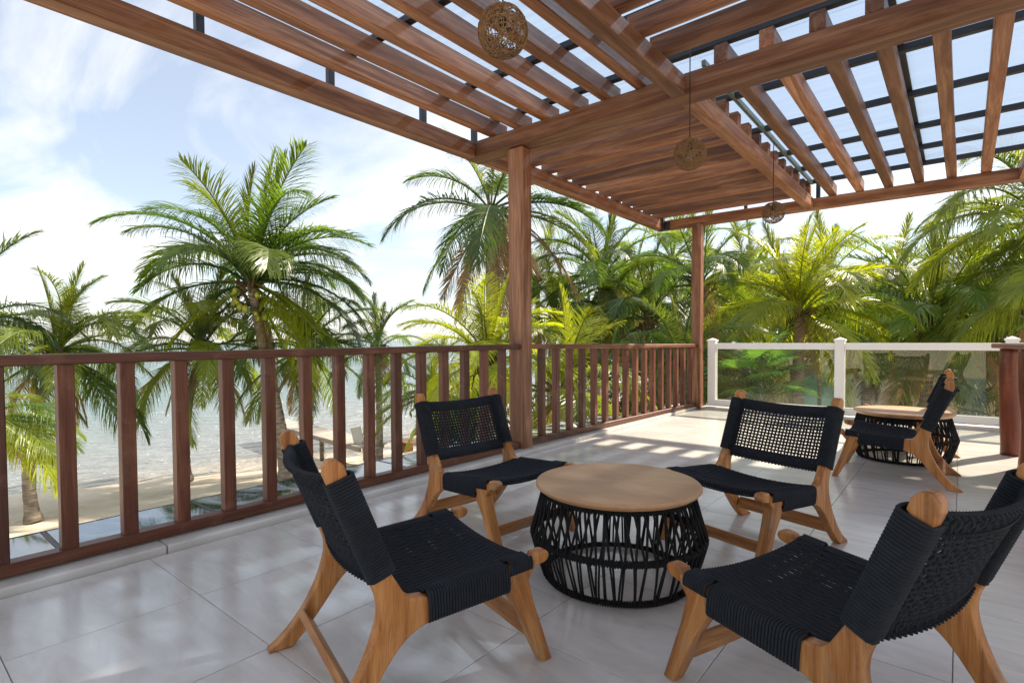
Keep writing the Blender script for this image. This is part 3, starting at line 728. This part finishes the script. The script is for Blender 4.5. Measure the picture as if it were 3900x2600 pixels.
for i, (p, top, lab) in enumerate(((tuple(at(1155, 73, 2.32)), 2.98, 'woven rattan ball lamp hanging under the lighter rafters beside the middle beam'),
                                   ((-1.437, 3.655, 2.252), 2.97, 'woven rattan ball lamp on a long black cord in front of the main cross beam'),
                                   ((-1.440, 5.81, 2.236), 2.93, 'small woven ball lamp hanging in the back bay before the far beam'))):
    l = lamp0 if i == 0 else copy_tree(lamp0)
    l.location = p; l.rotation_euler = (0, 0, i*1.7); tag(l, lab, 'lamp', 'rattan pendant lamps')
    for ch in l.children:
        if ch.name.startswith('cord'):
            me = ch.data.copy(); ch.data = me
            for v in me.vertices:
                if v.co.z > .1: v.co.z = .088+(v.co.z-.088)*(top-p[2]-.088)/.412

# ------------------------------------------------------------------ rustic log railing at the right
lg = thing('log_post', 'thick reddish log posts with a rough plank top beside the glass fence', 'log post', (.34, 6.2, 0))
def log(name, x, y, z0, z1, r, seed):
    q = random.Random(seed); m = MB(); n = 14; k = 22; o = 0
    ph = [q.uniform(0, 6.28) for _ in range(4)]
    for i in range(k):
        f = i/(k-1); z = z0+(z1-z0)*f
        for j in range(n):
            a = 2*math.pi*j/n
            rr = r*(1+.06*math.sin(a*2+ph[0]+f*2)+.04*math.sin(a*3+ph[1]-f*5)+.035*math.sin(f*11+ph[2])+.10*max(0, .12-f)/.12)
            m.v.append((x-.34+rr*math.cos(a)+.012*math.sin(f*4+ph[3]), y-6.2+rr*math.sin(a), z))
    for i in range(k-1):
        for j in range(n): m.f.append((i*n+j, i*n+(j+1) % n, (i+1)*n+(j+1) % n, (i+1)*n+j))
    m.f.append(tuple(range(n-1, -1, -1))); m.f.append(tuple((k-1)*n+j for j in range(n)))
    m.v = [(b[2], b[1], -b[0]) for b in m.v]                # grain along local X
    me = m.mesh(name, M['log'], True); ob = link(name, me, lg); ob.rotation_euler = (0, R(-90), 0); return ob
log('log', .335, 6.22, 0, .900, .066, 1); log('log', .435, 5.62, 0, .905, .085, 2); log('log', .62, 4.7, 0, .905, .08, 6)
beam('top_plank', lg, (.30, 6.34, .925), (.64, 4.5, .925), .19, .042, M['log'], .008)

# ------------------------------------------------------------------ coconut palms
def frond_mesh(name, e0, bend, seed, n=84, droop=.55, vee=18, ragged=.05, closed=0.0):
    q = random.Random(seed); m = MB(); K = 26; P = [Vector((0, 0, 0))]; T = []
    side = q.uniform(-.12, .12)
    for i in range(K):
        s_ = (i+.5)/K; a = R(e0)-R(bend)*(s_**1.25)
        d = Vector((math.cos(a), side*s_*s_*math.cos(a), math.sin(a))).normalized(); T.append(d); P.append(P[-1]+d/K)
    T.append(T[-1])
    m.tube([P[i] for i in range(0, K+1, 2)], [.0105*(1-i/K)**.8+.0012 for i in range(0, K+1, 2)], 4)
    def at_(s_):
        x = s_*K; i = min(int(x), K-1); return P[i].lerp(P[i+1], x-i), T[i]
    for i in range(n):
        s_ = .17+.83*(i/(n-1)); sp = (s_-.17)/.83; p, t = at_(min(s_, .999))
        S = t.cross(Vector((0, 0, 1)))
        if S.length < .05: S = Vector((0, 1, 0))
        S.normalize(); Nn = S.cross(t)
        for sg in (-1, 1):
            if q.random() < ragged: continue
            ln = .285*(math.sin(math.pi*(.10+.86*sp))**.55)*q.uniform(.86, 1.08)*(1-.25*closed)
            an = R((64-36*sp)*(1-.75*closed)+q.uniform(-9, 9)); ph = R(vee*(1-sp*.6)+q.uniform(-12, 12))
            d = t*math.cos(an)+(S*sg*math.cos(ph)+Nn*math.sin(ph))*math.sin(an)
            wv = d.cross(Nn); wv = (wv*math.cos(.5)+Nn*math.sin(.5)*sg); wv.normalize()
            hw = .0041*q.uniform(.8, 1.2); pts = [p]; cur = p.copy(); dr = droop*q.uniform(.35, 1.6)
            for k in range(3):
                d = (d+Vector((0, 0, -1))*dr*(.25+.4*k)).normalized(); cur = cur+d*ln/3; pts.append(cur.copy())
            o = len(m.v)
            for k, (pt, f) in enumerate(zip(pts[:3], (.7, 1.0, .75))): m.v += [tuple(pt-wv*hw*f), tuple(pt+wv*hw*f)]
            m.v.append(tuple(pts[3]))
            m.f += [(o, o+1, o+3, o+2), (o+2, o+3, o+5, o+4), (o+4, o+5, o+6)]
    return m.mesh(name, M['leaf'])
CLS = [(86, 12, .12, 25, .6), (76, 52, .35, 22, 0), (62, 82, .5, 20, 0), (45, 92, .6, 18, 0), (26, 84, .7, 12, 0), (6, 74, .8, 6, 0), (-24, 50, .7, 0, 0), (-58, 26, .45, -5, .3)]
FR = [[frond_mesh('frond', e+dv*4, b+dv*9, 10*i+dv, droop=dr, vee=v, closed=c, ragged=.04 if i < 6 else .14) for dv in range(-1, 2)] for i, (e, b, dr, v, c) in enumerate(CLS)]
nutm = MB()
for i in range(7):
    th = math.pi*i/6; nutm.v += [(.085*math.sin(th)*math.cos(a*math.pi/4), .085*math.sin(th)*math.sin(a*math.pi/4), .11*math.cos(th)) for a in range(8)]
for i in range(6):
    for a in range(8): nutm.f.append((i*8+a, (i+1)*8+a, (i+1)*8+(a+1) % 8, i*8+(a+1) % 8))
NUT = {'g': nutm.mesh('coconut', M['coconut'], True), 'y': nutm.mesh('coconut', M['coconut_y'], True)}
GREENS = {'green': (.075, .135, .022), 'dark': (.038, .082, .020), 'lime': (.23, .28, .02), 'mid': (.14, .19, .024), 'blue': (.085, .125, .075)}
def palm(label, crown, base_xy, Lf, n, seed, tone='green', dead=3, nuts=0, nutc='g', spread=1.0, extra=(), group=None, emin=7, trunk_r=.13, az0=None):
    q = random.Random(seed); crown = Vector(crown); base = Vector((base_xy[0], base_xy[1], GZ))
    t = thing('palm_tree', label, 'palm', base, 0, group)
    h = crown-base; m = MB(); K = 34; pts = []; rr = []
    cv = Vector((q.uniform(-.35, .35), q.uniform(-.35, .35), 0))
    for i in range(K):
        f = i/(K-1); p = Vector((h.x*f**1.5, h.y*f**1.5, h.z*f))+cv*math.sin(math.pi*f)*.6
        pts.append(p); rr.append(trunk_r*(1.25-.45*f+.55*max(0, .08-f)/.08)*(1+.06*(i % 2)))
    m.tube(pts, rr, 10); m.build('trunk', M['trunk'], t, smooth=True)
    # brown fibre and old leaf bases under the crown
    fb = MB(); top = h
    for i in range(26):
        a = q.uniform(0, 6.28); rad = trunk_r*q.uniform(.9, 1.5); z0 = q.uniform(-.75, .05)*Lf/4
        d = Vector((math.cos(a), math.sin(a), 0)); p = top+d*rad*.7+Vector((0, 0, z0))
        fb.tube([p, p+d*rad*1.1+Vector((0, 0, q.uniform(.1, .3))), p+d*rad*q.uniform(1.2, 2.2)+Vector((0, 0, q.uniform(-.2, .35)))], [.05, .032, .008], 4)
    fb.build('leaf_bases', M['fibre'], t, top*0)
    g0 = GREENS[tone]
    def frond(cls, azi, sc_, roll=0, colr=None):
        o = link('frond', q.choice(FR[cls]), t, top+Vector((0, 0, q.uniform(-.1, .12))))
        o.rotation_mode = 'XYZ'; o.rotation_euler = (roll, q.uniform(-.10, .10), azi); o.scale = (sc_,)*3
        o.color = (*colr, 1); return o
    a = q.uniform(0, 6.28) if az0 is None else az0
    for i in range(n):
        f = i/(n-1); cls = min(emin, max(0, round(f**.85*6.3*spread+q.uniform(-.45, .45))))
        a += 2.39996+q.uniform(-.25, .25)
        mixy = .5*max(0, .35-f)/.35 + .45*max(0, f-.72)/.28*q.random()
        c = [g0[k]*(1-mixy)+(.19, .20, .03)[k]*mixy for k in range(3)]
        v = q.uniform(.75, 1.3); c = [x*v for x in c]
        frond(cls, a, Lf*q.uniform(.86, 1.08)*(.72+.28*min(1, f*3+.25)), q.uniform(-.35, .35), c)
    for (cls, azi, s_, tn) in extra:
        g = GREENS[tn] if tn in GREENS else (.26, .19, .115)
        frond(cls, azi, Lf*s_, q.uniform(-.2, .2), g)
    for i in range(dead):
        a = q.uniform(0, 6.28); v = q.uniform(.7, 1.3); frond(7 if i % 3 else 6, a, Lf*q.uniform(.6, .85), q.uniform(-.5, .5), (.25*v, .175*v, .105*v))
    for i in range(nuts):
        a = q.uniform(0, 6.28); b = -CF; ang = math.atan2(b.y, b.x)+q.uniform(-1.5, 1.5)
        o = link('coconut', NUT[nutc], t, top+Vector((math.cos(ang)*.5, math.sin(ang)*.5, -.20-.085*i*q.uniform(.6, 1))))
        o.rotation_euler = (q.uniform(-.5, .5), q.uniform(-.5, .5), 0); k = q.uniform(.85, 1.2); o.scale = (k,)*3
    return t
RZ = math.atan2(CR.y, CR.x)              # azimuth of screen right
def az(deg): return RZ+R(deg)            # 0 right, 180 left, 90 away
def gp(x, y, dep):                       # crown point and a trunk foot below it
    p = at(x, y, dep); return p, (p.x, p.y)
def P(label, x, y, dep, Lf, n, seed, lean=(0, 0), **kw):
    p, b = gp(x, y, dep); return palm(label, p, (b[0]+lean[0], b[1]+lean[1]), Lf, n, seed, **kw)
# along the beach
p1 = at(578, 655, 16.4)
palm('tall coconut palm with green nuts standing alone against the open sky', p1, (-15.7, 8.3), 4.2, 20, 101, 'green', 0, 14, 'g', spread=.58, trunk_r=.17,
     extra=[(0, az(10), .98, 'green'), (1, az(150), .80, 'green'), (2, az(178), 1.0, 'blue'), (3, az(172), .98, 'green'), (5, az(184), .94, 'blue'), (6, az(176), .98, 'blue'), (2, az(8), .86, 'green'), (1, az(-35), .78, 'green'),
            (3, az(-6), .96, 'blue'), (4, az(4), .92, 'green'), (5, az(10), .93, 'dark'), (4, az(-12), .95, 'green'), (6, az(-30), .9, 'lime'), (6, az(190), .75, 'lime'), (6, az(-25), .9, 'lime'), (6, az(60), .8, 'mid'), (6, az(120), .8, 'dark'), (3, az(60), .8, 'dark'), (2, az(70), .8, 'dark'), (6, az(-10), .85, 'mid'), (6, az(-2), .95, 'lime'), (7, az(5), .85, 'lime'), (6, az(30), .95, 'mid'), (5, az(150), .85, 'green'), (4, az(20), 1.0, 'green'), (5, az(-14), 1.0, 'blue'), (2, az(-20), .95, 'green'), (1, az(10), .9, 'green'), (7, az(-15), .8, 'brown')])
p2 = at(1128, 488, 17.5)
palm('tall palm with hanging brown skirt, crown behind the tall brown post', p2, (p2.x+.3, p2.y-.3), 4.0, 9, 77, 'dark', 9, 4, 'y', trunk_r=.24,
     extra=[(4, az(178), .98, 'blue'), (2, az(165), .85, 'green'), (1, az(120), .85, 'green'), (1, az(30), .85, 'green'), (6, az(190), .85, 'mid'), (5, az(-5), 1.0, 'mid'), (4, az(6), 1.0, 'blue'), (6, az(2), 1.0, 'brown'), (3, az(0), .95, 'green'), (7, az(-120), .9, 'brown'), (7, az(200), .85, 'brown'), (7, az(-60), .9, 'brown'), (5, az(14), 1.05, 'mid')])
p3 = at(132, 815, 14.0)
palm('slender leaning palm with a cluster of yellow coconuts above the beach', p3, (-16.7, 2.6), 2.9, 24, 31, 'mid', 3, 9, 'y', trunk_r=.11, extra=[(0, az(0), .8, 'lime'), (2, az(0), 1.0, 'lime'), (3, az(-10), 1.0, 'green'), (5, az(-10), 1.0, 'green'), (6, az(-20), 1.0, 'green'), (6, az(5), 1.05, 'dark')])
P('palm with long grey green fronds reaching in beside the yellow coconut palm', -95, 770, 13.0, 3.2, 16, 44, tone='blue', extra=[(3, az(0), .9, 'blue'), (4, az(-5), .85, 'dark'), (4, az(-40), .8, 'mid')])
P('short young palm with drooping yellow green fronds at the foot of the yellow coconut palm', -60, 985, 10.5, 2.2, 16, 45, tone='mid', dead=1, extra=[(3, az(-5), 1.0, 'green'), (4, az(-15), 1.05, 'mid'), (5, az(-12), 1.1, 'lime'), (4, az(0), 1.0, 'green')])
P('bushy low palm with a dry skirt, just seaward of the tall green nut palm', 462, 800, 17.0, 3.2, 28, 52, lean=(.3, -.6), tone='mid', dead=6, trunk_r=.11)
P('palm with dark arching fronds directly behind the tall green nut palm', 700, 800, 18.0, 3.3, 26, 58, tone='green', dead=3, trunk_r=.12, nuts=0)
P('small upright palm with a thin ringed trunk beside the pier', 868, 800, 17.6, 2.0, 18, 61, tone='green', dead=1, trunk_r=.10, extra=[(1, az(30), .9, 'green'), (1, az(150), .8, 'green')])
P('low bright palm growing between the pier and the beach bench', 985, 905, 15.0, 2.0, 18, 64, tone='mid', dead=1, trunk_r=.10)
P('yellow green young palm just outside the railing at the tall post', 1120, 838, 9.2, 1.75, 22, 66, tone='lime', dead=1, trunk_r=.09, extra=[(2, az(172), 1.05, 'mid'), (3, az(180), 1.0, 'mid'), (0, az(0), .9, 'lime'), (1, az(-80), 1.0, 'lime'), (3, az(0), 1.05, 'green'), (2, az(10), 1.0, 'lime')])
P('dense low palm with hanging fronds below the slatted railing', 1290, 905, 8.8, 1.9, 18, 69, tone='mid', dead=3, trunk_r=.09)
# the grove behind the terrace
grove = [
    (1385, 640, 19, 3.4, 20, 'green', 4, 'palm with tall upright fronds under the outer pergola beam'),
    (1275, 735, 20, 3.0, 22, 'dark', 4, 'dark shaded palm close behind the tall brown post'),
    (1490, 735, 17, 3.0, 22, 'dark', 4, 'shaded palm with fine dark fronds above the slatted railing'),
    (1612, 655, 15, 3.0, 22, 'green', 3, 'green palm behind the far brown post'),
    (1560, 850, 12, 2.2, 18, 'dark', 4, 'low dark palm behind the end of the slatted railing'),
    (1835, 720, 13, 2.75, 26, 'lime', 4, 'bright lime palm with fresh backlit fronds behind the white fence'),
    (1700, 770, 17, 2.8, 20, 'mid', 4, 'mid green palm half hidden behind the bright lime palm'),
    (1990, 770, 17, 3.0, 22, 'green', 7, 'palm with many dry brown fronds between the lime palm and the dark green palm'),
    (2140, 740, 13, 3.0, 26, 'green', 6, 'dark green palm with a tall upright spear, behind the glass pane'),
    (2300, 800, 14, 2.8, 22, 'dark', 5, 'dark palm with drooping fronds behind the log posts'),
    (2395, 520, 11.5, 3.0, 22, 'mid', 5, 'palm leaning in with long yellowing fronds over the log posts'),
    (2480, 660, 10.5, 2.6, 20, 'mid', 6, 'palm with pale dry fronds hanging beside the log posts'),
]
for i, (x, y, d, lf, n, tn, dd, lab) in enumerate(grove):
    ex = []
    if 'lime' in lab and tn == 'lime': ex = [(0, az(0), .9, 'lime'), (1, az(-90), .85, 'lime'), (1, az(-40), .9, 'lime'), (2, az(180), .95, 'lime'), (3, az(-85), .9, 'mid'), (4, az(200), .9, 'mid'), (4, az(-15), .95, 'mid')]
    if 'spear' in lab: ex = [(0, az(0), 1.05, 'mid'), (1, az(150), 1.0, 'green'), (1, az(15), .95, 'green'), (4, az(-80), .85, 'dark'), (3, az(-60), .95, 'green')]
    if 'yellowing' in lab: ex = [(4, az(180), 1.1, 'mid'), (5, az(186), 1.05, 'lime'), (2, az(178), 1.05, 'green'), (6, az(190), 1.0, 'mid'), (3, az(195), 1.0, 'mid')]
    if 'pale dry' in lab: ex = [(6, az(185), 1.0, 'brown'), (5, az(182), 1.0, 'mid'), (7, az(190), 1.0, 'brown')]
    if 'upright fronds' in lab: ex = [(0, az(0), .95, 'mid'), (1, az(10), .9, 'mid'), (1, az(170), .9, 'green')]
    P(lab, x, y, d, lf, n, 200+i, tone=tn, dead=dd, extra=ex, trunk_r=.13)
rb_ = random.Random(91)
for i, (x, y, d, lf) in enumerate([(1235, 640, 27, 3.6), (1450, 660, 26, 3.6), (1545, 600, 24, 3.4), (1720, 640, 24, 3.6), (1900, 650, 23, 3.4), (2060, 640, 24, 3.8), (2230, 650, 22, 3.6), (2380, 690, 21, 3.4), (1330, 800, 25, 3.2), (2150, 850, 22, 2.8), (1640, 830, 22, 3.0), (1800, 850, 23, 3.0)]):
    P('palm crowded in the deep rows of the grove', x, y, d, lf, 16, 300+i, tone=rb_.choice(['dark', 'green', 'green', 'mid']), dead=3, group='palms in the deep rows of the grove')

# fan palms and shrubs under the grove
fanm = MB(); qf = random.Random(2)
for i in range(26):
    a = R(-150+300*i/25); d = Vector((math.cos(a), math.sin(a), .12)).normalized(); ln = 1-.25*abs(i-12.5)/12.5
    w = Vector((-d.y, d.x, 0)); p1_ = d*ln*.5+Vector((0, 0, .05)); p2_ = d*ln+Vector((0, 0, -.16*qf.uniform(.4, 1.5)))
    o = len(fanm.v); fanm.v += [(0, 0, 0), tuple(p1_-w*.045), tuple(p1_+w*.045), tuple(p2_)]; fanm.f += [(o, o+1, o+2), (o+1, o+3, o+2)]
fanm.tube([(-.9, 0, -.45), (-.4, 0, -.12), (0, 0, 0)], .012, 4)
FAN = fanm.mesh('leaf', M['leaf'])
def fan_palm(label, x, y, d, r, n, seed, col_):
    q = random.Random(seed); p = at(x, y, d); t = thing('fan_palm', label, 'fan palm', (p.x, p.y, GZ))
    m = MB(); h = p.z-GZ; m.tube([(0, 0, 0), (.05, 0, h*.5), (0, 0, h)], [.07, .055, .05], 8); m.build('trunk', M['trunk'], t, smooth=True)
    for i in range(n):
        a = 2.4*i+q.uniform(-.3, .3); e = R(70-95*i/n+q.uniform(-10, 10)); dv = Vector((math.cos(a)*math.cos(e), math.sin(a)*math.cos(e), math.sin(e)))
        o = link('leaf', FAN, t, Vector((0, 0, h))+dv*r*.75); o.rotation_euler = (q.uniform(-.3, .3), -e*.6, a); k = r*q.uniform(.55, .75); o.scale = (k, k, k)
        v = q.uniform(.7, 1.35); o.color = (col_[0]*v, col_[1]*v, col_[2]*v, 1)
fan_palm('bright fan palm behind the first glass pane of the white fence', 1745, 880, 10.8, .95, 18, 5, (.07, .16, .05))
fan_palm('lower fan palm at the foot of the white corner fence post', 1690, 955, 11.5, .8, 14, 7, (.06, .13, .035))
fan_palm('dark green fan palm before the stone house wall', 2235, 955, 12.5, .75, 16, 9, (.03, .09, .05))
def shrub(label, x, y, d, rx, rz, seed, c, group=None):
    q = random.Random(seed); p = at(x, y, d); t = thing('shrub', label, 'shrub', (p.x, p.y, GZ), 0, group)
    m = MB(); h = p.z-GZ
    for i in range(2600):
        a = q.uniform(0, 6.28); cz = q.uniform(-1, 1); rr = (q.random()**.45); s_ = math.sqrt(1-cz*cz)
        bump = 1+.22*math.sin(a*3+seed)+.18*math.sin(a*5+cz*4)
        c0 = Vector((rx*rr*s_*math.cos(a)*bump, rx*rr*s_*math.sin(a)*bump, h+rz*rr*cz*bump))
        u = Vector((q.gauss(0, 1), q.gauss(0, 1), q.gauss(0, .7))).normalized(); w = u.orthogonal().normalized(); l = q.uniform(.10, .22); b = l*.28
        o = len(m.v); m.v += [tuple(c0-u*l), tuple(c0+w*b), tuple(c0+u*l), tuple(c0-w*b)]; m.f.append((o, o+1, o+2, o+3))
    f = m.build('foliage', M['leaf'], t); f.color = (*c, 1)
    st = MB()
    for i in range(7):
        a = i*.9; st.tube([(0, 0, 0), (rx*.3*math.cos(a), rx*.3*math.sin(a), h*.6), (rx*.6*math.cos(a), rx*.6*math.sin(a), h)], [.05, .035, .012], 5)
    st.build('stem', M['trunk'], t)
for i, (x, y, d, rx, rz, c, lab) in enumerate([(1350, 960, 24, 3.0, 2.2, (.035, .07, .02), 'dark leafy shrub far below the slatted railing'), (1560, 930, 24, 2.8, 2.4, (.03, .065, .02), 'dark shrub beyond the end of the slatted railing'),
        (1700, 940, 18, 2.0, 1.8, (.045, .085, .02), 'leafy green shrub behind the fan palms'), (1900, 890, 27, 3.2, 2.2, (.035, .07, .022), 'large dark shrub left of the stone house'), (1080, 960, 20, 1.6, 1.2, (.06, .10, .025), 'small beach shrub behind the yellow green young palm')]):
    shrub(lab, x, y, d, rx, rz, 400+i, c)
# far woodland closing the view inland
wd = MB(); qw = random.Random(6)
for i in range(15000):
    a = qw.random(); x = -32+85*a+qw.uniform(-2, 2); y = 46+qw.uniform(0, 9)-8*a
    top = 4.2+2.2*math.sin(x*.35)+1.4*math.sin(x*.9+1)+.8*math.sin(x*2.3)
    z = GZ+(top-GZ)*(qw.random()**.75); u = Vector((qw.gauss(0, 1), qw.gauss(0, 1), qw.gauss(0, 1))).normalized(); w = u.orthogonal().normalized(); l = qw.uniform(.35, .8); c0 = Vector((x, y, z))
    o = len(wd.v); wd.v += [tuple(c0-u*l), tuple(c0+w*l*.35), tuple(c0+u*l), tuple(c0-w*l*.35)]; wd.f.append((o, o+1, o+2, o+3))
w_ = tag(wd.build('woodland', M['leaf']), 'far green woodland closing the view behind the palm grove', 'woodland', kind='stuff'); w_.color = (.04, .075, .025, 1)

# ------------------------------------------------------------------ stone house beyond the fence
M['plaster'] = plain('beige_plaster', (.60, .53, .42), .85, .2, 0, .18, 2)
M['stone'] = plain('stone_block', (.24, .20, .155), .9, .2, 0, .4, 6, .4, 25)
M['inside'] = plain('interior_shade', (.035, .03, .025), .8)  # shade inside the house opening, painted as a near-black wall colour
M['white'] = plain('white_render', (.72, .72, .70), .7, .3, 0, .06)
M['pool'] = plain('pool_water', (.10, .34, .36), .08)
hb = at(2160, 880, 20.0)
hs = thing('stone_house', 'low beige house with rubble stone pillars seen through the glass fence', 'house', (hb.x, hb.y, GZ))
hx = Vector((.985, .17, 0)); hy = Vector((-.17, .985, 0)); HR = Matrix((hx, hy, Vector((0, 0, 1)))).transposed()
def hbx(name, x, y, z, w, d, h, mat, bev=.02):
    m = MB(); m.box((0, 0, 0), (w, d, h)); me = bevel_mesh(m.mesh(name, mat), bev) if bev else m.mesh(name, mat)
    o = link(name, me, hs, hx*x+hy*y+Vector((0, 0, z-GZ))); o.rotation_euler = (0, 0, math.atan2(hx.y, hx.x)); return o
hbx('terrace_wall', 0, 0, (-.62+GZ)/2, 9.0, .5, -.62-GZ, M['plaster'])
hbx('back_wall', 0, 5.0, .3, 9.0, .3, 7.0, M['inside'])
hbx('side_wall', 4.4, 2.5, .3, .3, 4.7, 7.0, M['plaster'])
hbx('terrace_floor', 0, 2.5, -.70, 8.6, 4.4, .12, M['plaster'])
hbx('roof_slab', 0, 2.2, 3.4, 9.8, 6.2, .3, M['white'])
hbx('balcony_slab', -1.6, 1.2, .55, 3.2, 2.4, .10, M['white'])
qs = random.Random(3)
for px in (-3.6, -.35, 2.4, 3.9):
    pier_ = hbx('pillar', px, .05, 1.3, .52, .52, 3.8, M['stone'], .02)
    z = -.6+1.9
    for k in range(24):
        for s_ in (0, 1):
            w = qs.uniform(.2, .34); me = MB(); me.box((0, 0, 0), (w, .62, .13)); me = bevel_mesh(me.mesh('stone', M['stone']), .02)
            o = link('stone', me, pier_, ((-.14 if s_ else .14)+qs.uniform(-.03, .03), qs.uniform(-.04, .04), -1.85+k*.158)); o.rotation_euler = (0, 0, qs.uniform(-.08, .08))
hbx('window', .75, 4.6, .9, 1.0, .12, 1.5, M['white']); hbx('window', -2.2, 4.6, .9, 1.4, .12, 1.5, M['pane'])
hbx('door', -4.0, 4.2, .1, 1.6, .12, 2.2, M['pane'])
fp = at(1880, 905, 16.5)
pv = thing('garden_pavilion', 'small glazed pavilion with turquoise panes behind the first glass pane', 'pavilion', (fp.x, fp.y, GZ))
def pvb(name, x, z, w, h, mat, y=0, d=.1):
    m = MB(); m.box((0, 0, 0), (w, d, h)); o = link(name, m.mesh(name, mat), pv, CR*0+Vector((CR.x*x-CR.y*y, CR.y*x+CR.x*y, z-GZ))); o.rotation_euler = (0, 0, RZ); return o
for x in (-.85, 0, .85): pvb('frame_post', x, -1.5, .12, 3.4, M['steel'])
for x in (-.42, .42): pvb('pane', x, -1.45, .72, 3.2, M['pool'])
pvb('roof', 0, .28, 2.2, .16, M['white'], .6, 1.6); pvb('wall', -1.3, -1.5, .8, 3.4, M['plaster'])

# ------------------------------------------------------------------ pier, bench and board on the beach
pr = thing('pier', 'weathered grey plank pier on posts reaching into the sea', 'pier', (-15.6, 11.3, GZ))
PRB = Vector((-15.6, 11.3, GZ)); pd = Vector((-.995, .095, 0)).normalized(); pn = Vector((-pd.y, pd.x, 0)); PZ = -2.6
pm_ = [bbox_mesh('deck_board', (1.1, .17, .045), M['dock'], .006) for _ in range(3)]
for i in range(44):
    p = Vector((PRB.x, PRB.y, PZ))+pd*(i*.19)-pn*.55
    o = link('deck_board', pm_[i % 3], pr, p-PRB); o.rotation_euler = (0, qs.uniform(-.006, .006), math.atan2(pn.y, pn.x)+qs.uniform(-.01, .01))
for i in range(5):
    for s_ in (-.42, .42):
        q0 = pd*(1.2+i*1.7)+pn*s_; m = MB()
        m.tube([q0+Vector((0, 0, -1.3)), q0+Vector((0, 0, PZ-GZ-.01))], .08, 8); m.build('pile', M['trunk'], pr, smooth=True)
for s_ in (-.45, .45):
    a = Vector((PRB.x, PRB.y, PZ-.1))+pn*s_; beam('stringer', pr, a, a+pd*8.3, .09, .14, M['dock'])
bn = thing('beach_bench', 'low orange brown wooden bench on the sand beside the pier', 'bench', (-15.6, 13.2, GZ))
for k in range(4): beam('seat_slat', bn, (-16.4, 12.95+k*.17, GZ+.42), (-14.7, 12.95+k*.17, GZ+.42), .14, .04, M['teak'])
for x in (-16.1, -15.0): beam('leg', bn, (x, 12.92, GZ+.2), (x, 13.5, GZ+.2), .12, .4, M['teak'])
bd = thing('sign_board', 'blank white board on a thin leaning pole at the pier head', 'board', (-15.75, 11.1, GZ))
beam('pole', bd, (-15.75, 11.1, GZ), (-16.15, 11.25, GZ+1.25), .05, .05, M['dock'])
m = MB(); m.box((0, 0, .92), (.42, .03, .62)); o = m.build('panel', M['white'], bd, (-.18, .10, 0)); o.rotation_euler = (0, R(-14), R(25))
